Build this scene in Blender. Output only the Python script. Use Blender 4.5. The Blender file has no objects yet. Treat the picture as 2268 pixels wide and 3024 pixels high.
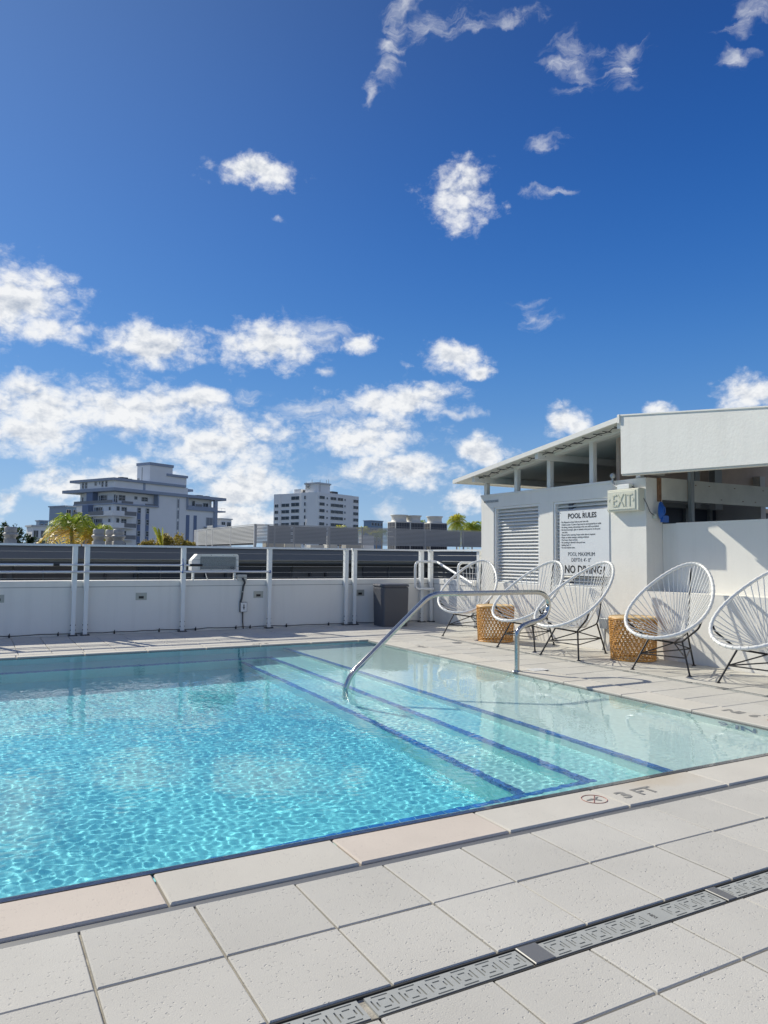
import bpy, bmesh, math, random
import numpy as np
from mathutils import Vector, Matrix
R = math.radians
rnd = random.Random(7)
S = bpy.context.scene
C = S.collection

# ------------------------------------------------------------------ camera
CAM_F, CAM_P, CAM_R, CAM_Y, CAM_H = 2195.75, .0608, .0095, .5049, .9909
cam = bpy.data.cameras.new('camera')
co = bpy.data.objects.new('camera', cam); C.objects.link(co)
cam.sensor_fit = 'VERTICAL'; cam.sensor_height = 24; cam.lens = CAM_F / 3024 * 24
cam.clip_start = .02; cam.clip_end = 6000
fw = Vector((math.sin(CAM_Y) * math.cos(CAM_P), math.cos(CAM_Y) * math.cos(CAM_P), math.sin(CAM_P)))
rt = Vector((math.cos(CAM_Y), -math.sin(CAM_Y), 0)); up = rt.cross(fw)
r2 = rt * math.cos(CAM_R) + up * math.sin(CAM_R); u2 = -rt * math.sin(CAM_R) + up * math.cos(CAM_R)
co.matrix_world = Matrix(((r2.x, u2.x, -fw.x, 0), (r2.y, u2.y, -fw.y, 0), (r2.z, u2.z, -fw.z, CAM_H), (0, 0, 0, 1)))
S.camera = co

# ------------------------------------------------------------------ light
SUN = Vector((-.50, 1.3, 1.0)).normalized()
sl = bpy.data.lights.new('sun', 'SUN'); sl.energy = 4.9; sl.angle = R(.5); sl.color = (1, .935, .79)
so = bpy.data.objects.new('sun', sl); C.objects.link(so)
so.rotation_euler = SUN.to_track_quat('Z', 'Y').to_euler()
sl.cycles.is_caustics_light = True

S.view_settings.view_transform = 'Standard'; S.view_settings.look = 'None'
S.view_settings.gamma = 1; S.view_settings.exposure = .08; S.view_settings.use_curve_mapping = False
S.render.engine = 'CYCLES'
S.cycles.use_denoising = True
S.cycles.max_bounces = 10; S.cycles.transmission_bounces = 8; S.cycles.transparent_max_bounces = 16

# sky: Nishita with procedural clouds, laid out by azimuth and elevation (degrees)
CLOUDS = [(2.3, 17.2, 3.7, 2.5, 1), (3.7, 15.7, 3.0, 1.1, 1), (3.9, 10.2, 5.9, 2.1, 1), (10.4, 10.7, 6.0, 1.8, 0.9), (3.1, 8.4, 4.5, 1.7, 0.9), (14.7, 11.6, 2.1, 1.0, 0.8), (11.6, 15.1, 3.7, 1.6, 0.9), (16.5, 8.2, 5.2, 2.8, 1), (18.0, 5.3, 3.8, 2.8, 1), (17.3, 2.8, 4.5, 1.7, 0.9), (20.0, 16.0, 3.6, 1.7, 1), (23.7, 16.8, 2.7, 1.0, 0.6), (26.8, 16.3, 1.3, 0.8, 0.7), (18.5, 27.7, 2.9, 0.9, 0.85), (34.8, 26.4, 2.6, 2.0, 0.85), (30.3, 12.0, 4.7, 1.3, 0.8), (27.5, 9.2, 4.7, 1.7, 1), (23.8, 11.1, 2.9, 0.9, 0.5), (30.2, 6.5, 4.0, 1.6, 1), (34.4, 15.3, 2.4, 1.2, 0.9), (36.2, 14.1, 1.1, 0.5, 0.7), (36.8, 8.2, 2.6, 1.1, 0.95), (35.3, 4.6, 1.6, 1.3, 0.9), (42.8, 10.2, 1.5, 1.1, 0.85), (49.4, 10.9, 1.3, 0.6, 0.8), (55.2, 11.5, 2.1, 1.3, 1), (29.3, 35.8, 1.7, 2.2, 0.55), (32.1, 37.0, 2.2, 1.1, 0.6), (37.8, 36.7, 2.7, 0.5, 0.4), (43.5, 33.7, 1.4, 1.5, 0.45), (47.1, 33.3, 1.3, 0.9, 0.5), (41.5, 29.3, 1.1, 0.8, 0.42), (40.4, 17.9, 1.1, 0.8, 0.5), (41.7, 26.3, 1.3, 0.4, 0.42), (54.9, 32.4, 1.0, 0.7, 0.4), (56.1, 34.1, 1.5, 0.9, 0.4), (6.5, 4.9, 3.4, 1.2, 0.8), (9.6, 6.0, 3.6, 1.0, 0.7), (2.0, 3.8, 1.1, 1.0, 0.7), (24.3, 14.2, 1.0, 0.4, 0.5), (29.3, 3.5, 1.1, 0.8, 0.6), (20.7, 24.5, 0.8, 0.2, 0.5), (18.3, 11.8, 1.0, 0.4, 0.5), (24.3, 5.1, 1.6, 1.1, 0.6), (34.6, 11.0, 1.4, 0.3, 0.5), (27.5, 32.8, 0.6, 0.8, 0.45)]
W = bpy.data.worlds.new('World'); S.world = W; W.use_nodes = True
nt = W.node_tree; N = nt.nodes; L = nt.links
N.clear()


def nd(tree, typ, **kw):
    n = tree.nodes.new(typ)
    for k, v in kw.items():
        if k.startswith('i_'):
            n.inputs[k[2:].replace('_', ' ')].default_value = v
        else:
            setattr(n, k, v)
    return n


def mth(tree, op, a, b=None, c=None, clamp=False):
    n = tree.nodes.new('ShaderNodeMath'); n.operation = op; n.use_clamp = clamp
    for i, v in enumerate((a, b, c)):
        if v is None: continue
        if isinstance(v, (int, float)): n.inputs[i].default_value = v
        else: tree.links.new(v, n.inputs[i])
    return n.outputs[0]


out = N.new('ShaderNodeOutputWorld'); bg = N.new('ShaderNodeBackground'); bg.inputs[1].default_value = .10
L.new(bg.outputs[0], out.inputs[0])
sky = N.new('ShaderNodeTexSky'); sky.sky_type = 'NISHITA'; sky.sun_disc = False
sky.sun_elevation = math.asin(SUN.z); sky.sun_rotation = math.atan2(SUN.x, SUN.y)
sky.altitude = 0; sky.air_density = 1.0; sky.dust_density = .4; sky.ozone_density = 3.0
tc = N.new('ShaderNodeTexCoord'); sep = N.new('ShaderNodeSeparateXYZ'); L.new(tc.outputs['Generated'], sep.inputs[0])
az = mth(nt, 'MULTIPLY', mth(nt, 'ARCTAN2', sep.outputs[0], sep.outputs[1]), 180 / math.pi)
el = mth(nt, 'MULTIPLY', mth(nt, 'ARCSINE', sep.outputs[2]), 180 / math.pi)
# grade: the Nishita sky mixed into the deep polarised blue of the day, paler in the low air and round the sun
hs = N.new('ShaderNodeHueSaturation'); hs.inputs['Saturation'].default_value = 1.1
L.new(sky.outputs[0], hs.inputs['Color'])
rp = N.new('ShaderNodeValToRGB'); L.new(mth(nt, 'DIVIDE', el, 90.0), rp.inputs[0]); rp.color_ramp.interpolation = 'B_SPLINE'
RAMP = [(0, (.36, .53, .72)), (5, (.23, .41, .66)), (11, (.085, .262, .60)), (19, (.032, .155, .49)), (28, (.014, .096, .375)), (38, (.011, .060, .255)), (90, (.013, .05, .20))]
while len(rp.color_ramp.elements) < len(RAMP): rp.color_ramp.elements.new(.5)
for e_, (p_, c_) in zip(rp.color_ramp.elements, RAMP): e_.position = p_ / 90; e_.color = (*c_, 1)
vs10 = N.new('ShaderNodeVectorMath'); vs10.operation = 'SCALE'; L.new(rp.outputs[0], vs10.inputs[0]); vs10.inputs['Scale'].default_value = 10
dt = N.new('ShaderNodeVectorMath'); dt.operation = 'DOT_PRODUCT'; L.new(tc.outputs['Generated'], dt.inputs[0]); dt.inputs[1].default_value = SUN
gl = mth(nt, 'POWER', mth(nt, 'MAXIMUM', dt.outputs['Value'], 0.0), 5.0)
gv = N.new('ShaderNodeVectorMath'); gv.operation = 'SCALE'; gv.inputs[0].default_value = (.85, 1.4, 2.0); L.new(gl, gv.inputs['Scale'])
ga = N.new('ShaderNodeVectorMath'); ga.operation = 'ADD'; L.new(vs10.outputs[0], ga.inputs[0]); L.new(gv.outputs[0], ga.inputs[1])
nm = N.new('ShaderNodeMixRGB'); nm.inputs[0].default_value = .06; L.new(ga.outputs[0], nm.inputs[1]); L.new(hs.outputs[0], nm.inputs[2])
SKYCOL = nm.outputs[0]
# warp
comb = N.new('ShaderNodeCombineXYZ'); L.new(az, comb.inputs[0]); L.new(el, comb.inputs[1])
wn = nd(nt, 'ShaderNodeTexNoise', noise_dimensions='2D'); wn.inputs['Scale'].default_value = .42; wn.inputs['Detail'].default_value = 5; wn.inputs['Roughness'].default_value = .55
L.new(comb.outputs[0], wn.inputs['Vector'])
wv = N.new('ShaderNodeVectorMath'); wv.operation = 'MULTIPLY_ADD'; L.new(wn.outputs['Color'], wv.inputs[0]); wv.inputs[1].default_value = (2.6, 1.7, 0); 
wo = N.new('ShaderNodeVectorMath'); wo.operation = 'ADD'; L.new(comb.outputs[0], wo.inputs[0]); wo.inputs[1].default_value = (-1.3, -.85, 0)
L.new(wo.outputs[0], wv.inputs[2])
P = wv.outputs[0]
M = None; MW = None
for (ca, ce, ra, re_, st) in CLOUDS:
    thin = st <= .6
    mp = N.new('ShaderNodeMapping'); mp.vector_type = 'TEXTURE'
    k = 1.75 if thin else 1.10
    mp.inputs['Location'].default_value = (ca, ce, 0); mp.inputs['Scale'].default_value = (ra * k, re_ * k, 1)
    if (ca, ce) == (29.3, 35.8): mp.inputs['Rotation'].default_value = (0, 0, R(-28)); mp.inputs['Scale'].default_value = (1.5, 4.4, 1)
    L.new(P, mp.inputs[0])
    ln = N.new('ShaderNodeVectorMath'); ln.operation = 'LENGTH'; L.new(mp.outputs[0], ln.inputs[0])
    m = mth(nt, 'SUBTRACT', 1.02 if not thin else .80, ln.outputs['Value'])
    if thin: MW = m if MW is None else mth(nt, 'MAXIMUM', MW, m)
    else: M = m if M is None else mth(nt, 'SMOOTH_MAX', M, m, .18)
# unseen cumulus added all round beyond the drawn sky, whitening the ambient light
n0 = nd(nt, 'ShaderNodeTexNoise', noise_dimensions='3D'); n0.inputs['Scale'].default_value = 3.1; n0.inputs['Detail'].default_value = 2
L.new(tc.outputs['Generated'], n0.inputs['Vector'])
fd = N.new('ShaderNodeMapping'); fd.vector_type = 'TEXTURE'; fd.inputs['Location'].default_value = (28.5, 14, 0); fd.inputs['Scale'].default_value = (36, 31, 1); L.new(comb.outputs[0], fd.inputs[0])
fl_ = N.new('ShaderNodeVectorMath'); fl_.operation = 'LENGTH'; L.new(fd.outputs[0], fl_.inputs[0])
om = N.new('ShaderNodeMapRange'); om.interpolation_type = 'SMOOTHSTEP'; L.new(fl_.outputs['Value'], om.inputs['Value']); om.inputs['From Min'].default_value = 1.0; om.inputs['From Max'].default_value = 1.35
mo = mth(nt, 'MULTIPLY_ADD', mth(nt, 'SUBTRACT', n0.outputs[0], .54), 6.0, mth(nt, 'MULTIPLY_ADD', om.outputs[0], 4.0, -4.0))
M = mth(nt, 'MINIMUM', mth(nt, 'MAXIMUM', mth(nt, 'MAXIMUM', M, mo), -1.0), 1.2)


def fbm(vec, scale, detail, rough, dist=0.0, lac=2.1):
    n = nd(nt, 'ShaderNodeTexNoise', noise_dimensions='3D')
    n.inputs['Scale'].default_value = scale; n.inputs['Detail'].default_value = detail
    n.inputs['Roughness'].default_value = rough; n.inputs['Distortion'].default_value = dist; n.inputs['Lacunarity'].default_value = lac
    L.new(vec, n.inputs['Vector']); return n.outputs[0]


def puffs(vec, detail):
    """billows: fbm broken into rounded lumps by fractal smooth Voronoi cells"""
    v = nd(nt, 'ShaderNodeTexVoronoi', feature='SMOOTH_F1', voronoi_dimensions='2D'); v.inputs['Scale'].default_value = 1.7; v.inputs['Detail'].default_value = detail
    v.inputs['Roughness'].default_value = .58; v.inputs['Lacunarity'].default_value = 2.3; v.inputs['Smoothness'].default_value = .35; v.normalize = True
    w_ = N.new('ShaderNodeVectorMath'); w_.operation = 'MULTIPLY_ADD'; nz = nd(nt, 'ShaderNodeTexNoise'); nz.inputs['Scale'].default_value = 2.2; nz.inputs['Detail'].default_value = 4
    L.new(vec, nz.inputs['Vector']); L.new(nz.outputs['Color'], w_.inputs[0]); w_.inputs[1].default_value = (.5, .5, 0); L.new(vec, w_.inputs[2]); L.new(w_.outputs[0], v.inputs['Vector'])
    f = fbm(vec, .9, detail + 3, .56, .15)
    return mth(nt, 'ADD', mth(nt, 'MULTIPLY_ADD', f, 1.9, -.95), mth(nt, 'MULTIPLY_ADD', v.outputs['Distance'], -1.25, .50))


sc1 = N.new('ShaderNodeVectorMath'); sc1.operation = 'MULTIPLY'; L.new(comb.outputs[0], sc1.inputs[0]); sc1.inputs[1].default_value = (.36, .52, 1)
off = N.new('ShaderNodeVectorMath'); off.operation = 'ADD'; L.new(sc1.outputs[0], off.inputs[0]); off.inputs[1].default_value = (-.10, .22, 0)
p1 = puffs(sc1.outputs[0], 5); p1s = puffs(sc1.outputs[0], 2); p2s = puffs(off.outputs[0], 2)
dens = mth(nt, 'ADD', p1, M)
mr = N.new('ShaderNodeMapRange'); mr.interpolation_type = 'SMOOTHSTEP'; L.new(dens, mr.inputs['Value'])
mr.inputs['From Min'].default_value = -.05; mr.inputs['From Max'].default_value = .95
alpha = mth(nt, 'MULTIPLY', mr.outputs[0], .97)
# thin streaks
sw = N.new('ShaderNodeMapping'); sw.inputs['Rotation'].default_value = (0, 0, R(-35)); sw.inputs['Scale'].default_value = (.32, .95, 1); L.new(P, sw.inputs[0])
fw_ = fbm(sw.outputs[0], .8, 8, .6, .6)
mr2 = N.new('ShaderNodeMapRange'); mr2.interpolation_type = 'SMOOTHSTEP'; L.new(mth(nt, 'MULTIPLY_ADD', mth(nt, 'SUBTRACT', fw_, .5), 2.6, MW), mr2.inputs['Value'])
mr2.inputs['From Min'].default_value = .0; mr2.inputs['From Max'].default_value = 1.25; mr2.inputs['To Max'].default_value = .72
alpha = mth(nt, 'MAXIMUM', alpha, mr2.outputs[0])
up_ = N.new('ShaderNodeMapRange'); L.new(sep.outputs[2], up_.inputs['Value']); up_.inputs['From Min'].default_value = -.01; up_.inputs['From Max'].default_value = .02
alpha = mth(nt, 'MULTIPLY', alpha, up_.outputs[0])
# self-shading of the clouds: thinner towards the sun is brighter, thick middles greyer
lit = mth(nt, 'MULTIPLY_ADD', mth(nt, 'SUBTRACT', p1s, p2s), .95, .72)
lit = mth(nt, 'SUBTRACT', lit, mth(nt, 'MULTIPLY', mth(nt, 'MAXIMUM', mth(nt, 'SUBTRACT', dens, .70), 0), .50), clamp=True)
cr = N.new('ShaderNodeValToRGB'); L.new(lit, cr.inputs[0])
cr.color_ramp.elements[0].position = .1; cr.color_ramp.elements[0].color = (.46, .52, .62, 1)
cr.color_ramp.elements[1].position = .75; cr.color_ramp.elements[1].color = (.93, .94, .95, 1)
cs = N.new('ShaderNodeVectorMath'); cs.operation = 'SCALE'; L.new(cr.outputs[0], cs.inputs[0]); cs.inputs['Scale'].default_value = 9.4
mx = N.new('ShaderNodeMixRGB'); L.new(alpha, mx.inputs[0]); L.new(SKYCOL, mx.inputs[1]); L.new(cs.outputs[0], mx.inputs[2])
L.new(mx.outputs[0], bg.inputs[0])
W.cycles.sampling_method = 'MANUAL'; W.cycles.sample_map_resolution = 512

# ------------------------------------------------------------------ helpers


class MB:
    def __init__(s): s.v = []; s.f = []; s.m = []; s.sm = []

    def add(s, vs, fs, mi=0, smooth=False):
        b = len(s.v); s.v += [tuple(p) for p in vs]
        for f in fs: s.f.append(tuple(b + i for i in f)); s.m.append(mi); s.sm.append(smooth)
        return s

    def box(s, a, b, mi=0):
        x0, y0, z0 = a; x1, y1, z1 = b
        vs = [(x, y, z) for x in (x0, x1) for y in (y0, y1) for z in (z0, z1)]
        return s.add(vs, [(0, 1, 3, 2), (4, 6, 7, 5), (0, 4, 5, 1), (2, 3, 7, 6), (0, 2, 6, 4), (1, 5, 7, 3)], mi)

    def cbox(s, a, b, c=.003, mi=0):
        """box with chamfered top edges and corners"""
        x0, y0, z0 = a; x1, y1, z1 = b
        lo = [(x0, y0), (x1, y0), (x1, y1), (x0, y1)]
        hi = [(x0 + c, y0 + c), (x1 - c, y0 + c), (x1 - c, y1 - c), (x0 + c, y1 - c)]
        vs = [(x, y, z0) for x, y in lo] + [(x, y, z1 - c) for x, y in lo] + [(x, y, z1) for x, y in hi]
        fs = [(3, 2, 1, 0), (8, 9, 10, 11)]
        for k in (0, 4):
            fs += [(k + i, k + (i + 1) % 4, k + 4 + (i + 1) % 4, k + 4 + i) for i in range(4)]
        return s.add(vs, fs, mi)

    def prism(s, pts, d, mi=0):
        """polygon pts (3D, planar) extruded by vector d"""
        n = len(pts); p = [Vector(q) for q in pts]; d = Vector(d)
        vs = p + [q + d for q in p]
        fs = [tuple(reversed(range(n))), tuple(range(n, 2 * n))] + [(i, (i + 1) % n, n + (i + 1) % n, n + i) for i in range(n)]
        return s.add(vs, fs, mi)

    def tube(s, pts, r, k=8, closed=False, mi=0, caps=True, smooth=True):
        pts = [Vector(p) for p in pts]; n = len(pts)
        rs = r if isinstance(r, (list, tuple)) else [r] * n
        T = []
        for i in range(n):
            if closed: t = pts[(i + 1) % n] - pts[i - 1]
            else: t = pts[min(i + 1, n - 1)] - pts[max(i - 1, 0)]
            T.append(t.normalized() if t.length > 1e-9 else Vector((0, 0, 1)))
        a = Vector((0, 0, 1)) if abs(T[0].z) < .9 else Vector((1, 0, 0))
        nrm = (a - T[0] * a.dot(T[0])).normalized()
        vs = []
        for i in range(n):
            nrm = (nrm - T[i] * nrm.dot(T[i]))
            nrm = nrm.normalized() if nrm.length > 1e-6 else T[i].orthogonal().normalized()
            b = T[i].cross(nrm)
            for j in range(k):
                an = 2 * math.pi * j / k
                vs.append(pts[i] + (nrm * math.cos(an) + b * math.sin(an)) * rs[i])
        fs = []
        for i in range(n if closed else n - 1):
            i2 = (i + 1) % n
            fs += [(i * k + j, i * k + (j + 1) % k, i2 * k + (j + 1) % k, i2 * k + j) for j in range(k)]
        s.add(vs, fs, mi, smooth)
        if caps and not closed:
            s.add(vs[:k], [tuple(reversed(range(k)))], mi); s.add(vs[-k:], [tuple(range(k))], mi)
        return s

    def lathe(s, prof, k=24, c=(0, 0, 0), mi=0, smooth=True, capt=True, capb=True):
        vs = [(c[0] + r * math.cos(2 * math.pi * j / k), c[1] + r * math.sin(2 * math.pi * j / k), c[2] + z) for r, z in prof for j in range(k)]
        fs = []
        for i in range(len(prof) - 1):
            fs += [(i * k + j, i * k + (j + 1) % k, (i + 1) * k + (j + 1) % k, (i + 1) * k + j) for j in range(k)]
        s.add(vs, fs, mi, smooth)
        if capb: s.add(vs[:k], [tuple(reversed(range(k)))], mi)
        if capt: s.add(vs[-k:], [tuple(range(k))], mi)
        return s

    def mesh(s, name, mats):
        me = bpy.data.meshes.new(name); me.from_pydata(s.v, [], s.f)
        for m in (mats if isinstance(mats, (list, tuple)) else [mats]): me.materials.append(m)
        me.polygons.foreach_set('material_index', s.m); me.polygons.foreach_set('use_smooth', s.sm); me.update()
        return me

    def build(s, name, mats, parent=None):
        return link(name, s.mesh(name, mats), parent)


def link(name, me, parent=None, loc=None):
    o = bpy.data.objects.new(name, me); C.objects.link(o)
    if parent is not None: o.parent = parent
    if loc is not None: o.location = loc
    return o


def tag(o, label=None, cat=None, group=None, kind=None):
    for k, v in (('label', label), ('category', cat), ('group', group), ('kind', kind)):
        if v: o[k] = v
    return o


def thing(name, label, cat, loc=(0, 0, 0), rz=0, group=None):
    o = bpy.data.objects.new(name, None); C.objects.link(o); o.location = loc; o.rotation_euler = (0, 0, rz)
    o.empty_display_size = .1
    return tag(o, label, cat, group)


def copy_tree(root, loc, rz, label, parent=None):
    r = root.copy(); C.objects.link(r); r.location = loc; r.rotation_euler = (0, 0, rz); r['label'] = label
    for ch in list(root.children):
        c = ch.copy(); C.objects.link(c); c.parent = r
        for g in ch.children:
            d = g.copy(); C.objects.link(d); d.parent = c
    return r


def arc(c, a, b, n=6):
    """quadratic bend a -> c -> b"""
    a, b, c = Vector(a), Vector(b), Vector(c)
    return [(a * (1 - t) ** 2 + c * 2 * t * (1 - t) + b * t * t) for t in [i / n for i in range(n + 1)]]


def rounded(pts, r, n=6):
    """polyline with its inner corners rounded at radius-like distance r"""
    pts = [Vector(p) for p in pts]; o = [pts[0]]
    for i in range(1, len(pts) - 1):
        rr = r[i - 1] if isinstance(r, (list, tuple)) else r
        d0 = pts[i - 1] - pts[i]; d1 = pts[i + 1] - pts[i]
        a = pts[i] + d0.normalized() * min(rr, d0.length * .49); b = pts[i] + d1.normalized() * min(rr, d1.length * .49)
        o += arc(pts[i], a, b, n)
    return o + [pts[-1]]


# ------------------------------------------------------------------ materials
def mat(name, col, rough=.5, metal=0, var=0, vscale=4, bump=0, bscale=80, spec=None, detail=4, objvar=0, dirt=0, dirtcol=None, dscale=1.5, coat=0, streak=0):
    m = bpy.data.materials.new(name); m.use_nodes = True; t = m.node_tree; b = t.nodes['Principled BSDF']
    b.inputs['Base Color'].default_value = (*col, 1); b.inputs['Roughness'].default_value = rough; b.inputs['Metallic'].default_value = metal
    if spec is not None: b.inputs['Specular IOR Level'].default_value = spec
    if coat: b.inputs['Coat Weight'].default_value = coat
    tcn = t.nodes.new('ShaderNodeTexCoord'); geo = t.nodes.new('ShaderNodeNewGeometry')
    cur = None
    if var or objvar or dirt or streak:
        rgb = t.nodes.new('ShaderNodeRGB'); rgb.outputs[0].default_value = (*col, 1); cur = rgb.outputs[0]
    if dirt:
        n = nd(t, 'ShaderNodeTexNoise'); n.inputs['Scale'].default_value = dscale; n.inputs['Detail'].default_value = 7; n.inputs['Roughness'].default_value = .65
        t.links.new(geo.outputs['Position'], n.inputs['Vector'])
        mp = t.nodes.new('ShaderNodeMapRange'); mp.inputs['From Min'].default_value = .5; mp.inputs['From Max'].default_value = .75; mp.inputs['To Max'].default_value = dirt
        t.links.new(n.outputs[0], mp.inputs['Value'])
        x = t.nodes.new('ShaderNodeMixRGB'); t.links.new(mp.outputs[0], x.inputs[0]); t.links.new(cur, x.inputs[1])
        x.inputs[2].default_value = (*(dirtcol or (col[0] * .5, col[1] * .47, col[2] * .42)), 1); cur = x.outputs[0]
    if var:
        n = nd(t, 'ShaderNodeTexNoise'); n.inputs['Scale'].default_value = vscale; n.inputs['Detail'].default_value = detail; n.inputs['Roughness'].default_value = .6
        t.links.new(geo.outputs['Position'], n.inputs['Vector'])
        mp = t.nodes.new('ShaderNodeMapRange'); mp.inputs['From Min'].default_value = .3; mp.inputs['From Max'].default_value = .7
        mp.inputs['To Min'].default_value = 1 - var; mp.inputs['To Max'].default_value = 1 + var; t.links.new(n.outputs[0], mp.inputs['Value'])
        v = t.nodes.new('ShaderNodeVectorMath'); v.operation = 'SCALE'; t.links.new(cur, v.inputs[0]); t.links.new(mp.outputs[0], v.inputs['Scale']); cur = v.outputs[0]
    if streak:
        sm = t.nodes.new('ShaderNodeVectorMath'); sm.operation = 'MULTIPLY'; t.links.new(geo.outputs['Position'], sm.inputs[0]); sm.inputs[1].default_value = (9, 9, .55)
        n = nd(t, 'ShaderNodeTexNoise'); n.inputs['Scale'].default_value = 1; n.inputs['Detail'].default_value = 6; n.inputs['Roughness'].default_value = .6; t.links.new(sm.outputs[0], n.inputs['Vector'])
        mp = t.nodes.new('ShaderNodeMapRange'); mp.inputs['From Min'].default_value = .5; mp.inputs['From Max'].default_value = .8; mp.inputs['To Min'].default_value = 1; mp.inputs['To Max'].default_value = 1 - streak; t.links.new(n.outputs[0], mp.inputs['Value'])
        v = t.nodes.new('ShaderNodeVectorMath'); v.operation = 'SCALE'; t.links.new(cur, v.inputs[0]); t.links.new(mp.outputs[0], v.inputs['Scale']); cur = v.outputs[0]
    if objvar:
        oi = t.nodes.new('ShaderNodeObjectInfo'); mp = t.nodes.new('ShaderNodeMapRange')
        mp.inputs['To Min'].default_value = 1 - objvar; mp.inputs['To Max'].default_value = 1 + objvar; t.links.new(oi.outputs['Random'], mp.inputs['Value'])
        v = t.nodes.new('ShaderNodeVectorMath'); v.operation = 'SCALE'; t.links.new(cur, v.inputs[0]); t.links.new(mp.outputs[0], v.inputs['Scale']); cur = v.outputs[0]
    if cur is not None: t.links.new(cur, b.inputs['Base Color'])
    if bump:
        n = nd(t, 'ShaderNodeTexNoise'); n.inputs['Scale'].default_value = bscale; n.inputs['Detail'].default_value = 5
        t.links.new(geo.outputs['Position'], n.inputs['Vector'])
        bp = t.nodes.new('ShaderNodeBump'); bp.inputs['Strength'].default_value = 1; bp.inputs['Distance'].default_value = bump
        t.links.new(n.outputs[0], bp.inputs['Height']); t.links.new(bp.outputs[0], b.inputs['Normal'])
    return m


def stone_mat(name, col, objvar=.03, warm=0, pit=.0016, stain=None):
    """shot-blasted cast concrete: fine grain, small pits, faint dark chips and soft stains"""
    m = bpy.data.materials.new(name); m.use_nodes = True; t = m.node_tree; b = t.nodes['Principled BSDF']; K = t.links.new
    b.inputs['Roughness'].default_value = .82; b.inputs['Specular IOR Level'].default_value = .25
    geo = t.nodes.new('ShaderNodeNewGeometry'); pos = geo.outputs['Position']

    def noise(s, d, r=.55):
        n = nd(t, 'ShaderNodeTexNoise'); n.inputs['Scale'].default_value = s; n.inputs['Detail'].default_value = d; n.inputs['Roughness'].default_value = r
        K(pos, n.inputs['Vector']); return n.outputs[0]
    oi = t.nodes.new('ShaderNodeObjectInfo')
    f = mth(t, 'MULTIPLY_ADD', oi.outputs['Random'], 2 * objvar, 1 - objvar)
    f = mth(t, 'MULTIPLY', f, mth(t, 'MULTIPLY_ADD', noise(2.6, 6), .26, .87))
    f = mth(t, 'MULTIPLY', f, mth(t, 'MULTIPLY_ADD', noise(420, 3, .7), .16, .92))
    # pits
    vo = nd(t, 'ShaderNodeTexVoronoi'); vo.inputs['Scale'].default_value = 95; vo.inputs['Randomness'].default_value = 1
    wrp = t.nodes.new('ShaderNodeVectorMath'); wrp.operation = 'MULTIPLY_ADD'
    nz = nd(t, 'ShaderNodeTexNoise'); nz.inputs['Scale'].default_value = 60; nz.inputs['Detail'].default_value = 2; K(pos, nz.inputs['Vector'])
    K(nz.outputs['Color'], wrp.inputs[0]); wrp.inputs[1].default_value = (.022, .022, .022); K(pos, wrp.inputs[2]); K(wrp.outputs[0], vo.inputs['Vector'])
    sepc = t.nodes.new('ShaderNodeSeparateColor'); K(vo.outputs['Color'], sepc.inputs[0])
    big = mth(t, 'GREATER_THAN', sepc.outputs[0], .68)
    mrr = t.nodes.new('ShaderNodeMapRange'); K(vo.outputs['Distance'], mrr.inputs['Value']); mrr.inputs['From Min'].default_value = .16; mrr.inputs['From Max'].default_value = .36; mrr.inputs['To Min'].default_value = 1; mrr.inputs['To Max'].default_value = 0
    pitm = mth(t, 'MULTIPLY', mrr.outputs[0], big)
    area = mth(t, 'MULTIPLY', pitm, mth(t, 'MULTIPLY_ADD', noise(6, 3), 1.8, -.35, clamp=True))
    f = mth(t, 'MULTIPLY', f, mth(t, 'MULTIPLY_ADD', area, -.11, 1))
    v = t.nodes.new('ShaderNodeVectorMath'); v.operation = 'SCALE'; v.inputs[0].default_value = col; K(f, v.inputs['Scale']); cur = v.outputs[0]
    if stain:
        n = noise(1.3, 4); mp = t.nodes.new('ShaderNodeMapRange'); mp.inputs['From Min'].default_value = .52; mp.inputs['From Max'].default_value = .62; mp.inputs['To Max'].default_value = .5; K(n, mp.inputs['Value'])
        x = t.nodes.new('ShaderNodeMixRGB'); x.blend_type = 'MULTIPLY'; K(mp.outputs[0], x.inputs[0]); K(cur, x.inputs[1]); x.inputs[2].default_value = (*stain, 1); cur = x.outputs[0]
    K(cur, b.inputs['Base Color'])
    hgt = mth(t, 'ADD', mth(t, 'MULTIPLY', area, -1.0), mth(t, 'MULTIPLY', noise(260, 3), .55))
    bp = t.nodes.new('ShaderNodeBump'); bp.inputs['Distance'].default_value = pit; K(hgt, bp.inputs['Height']); K(bp.outputs[0], b.inputs['Normal'])
    return m


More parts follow.
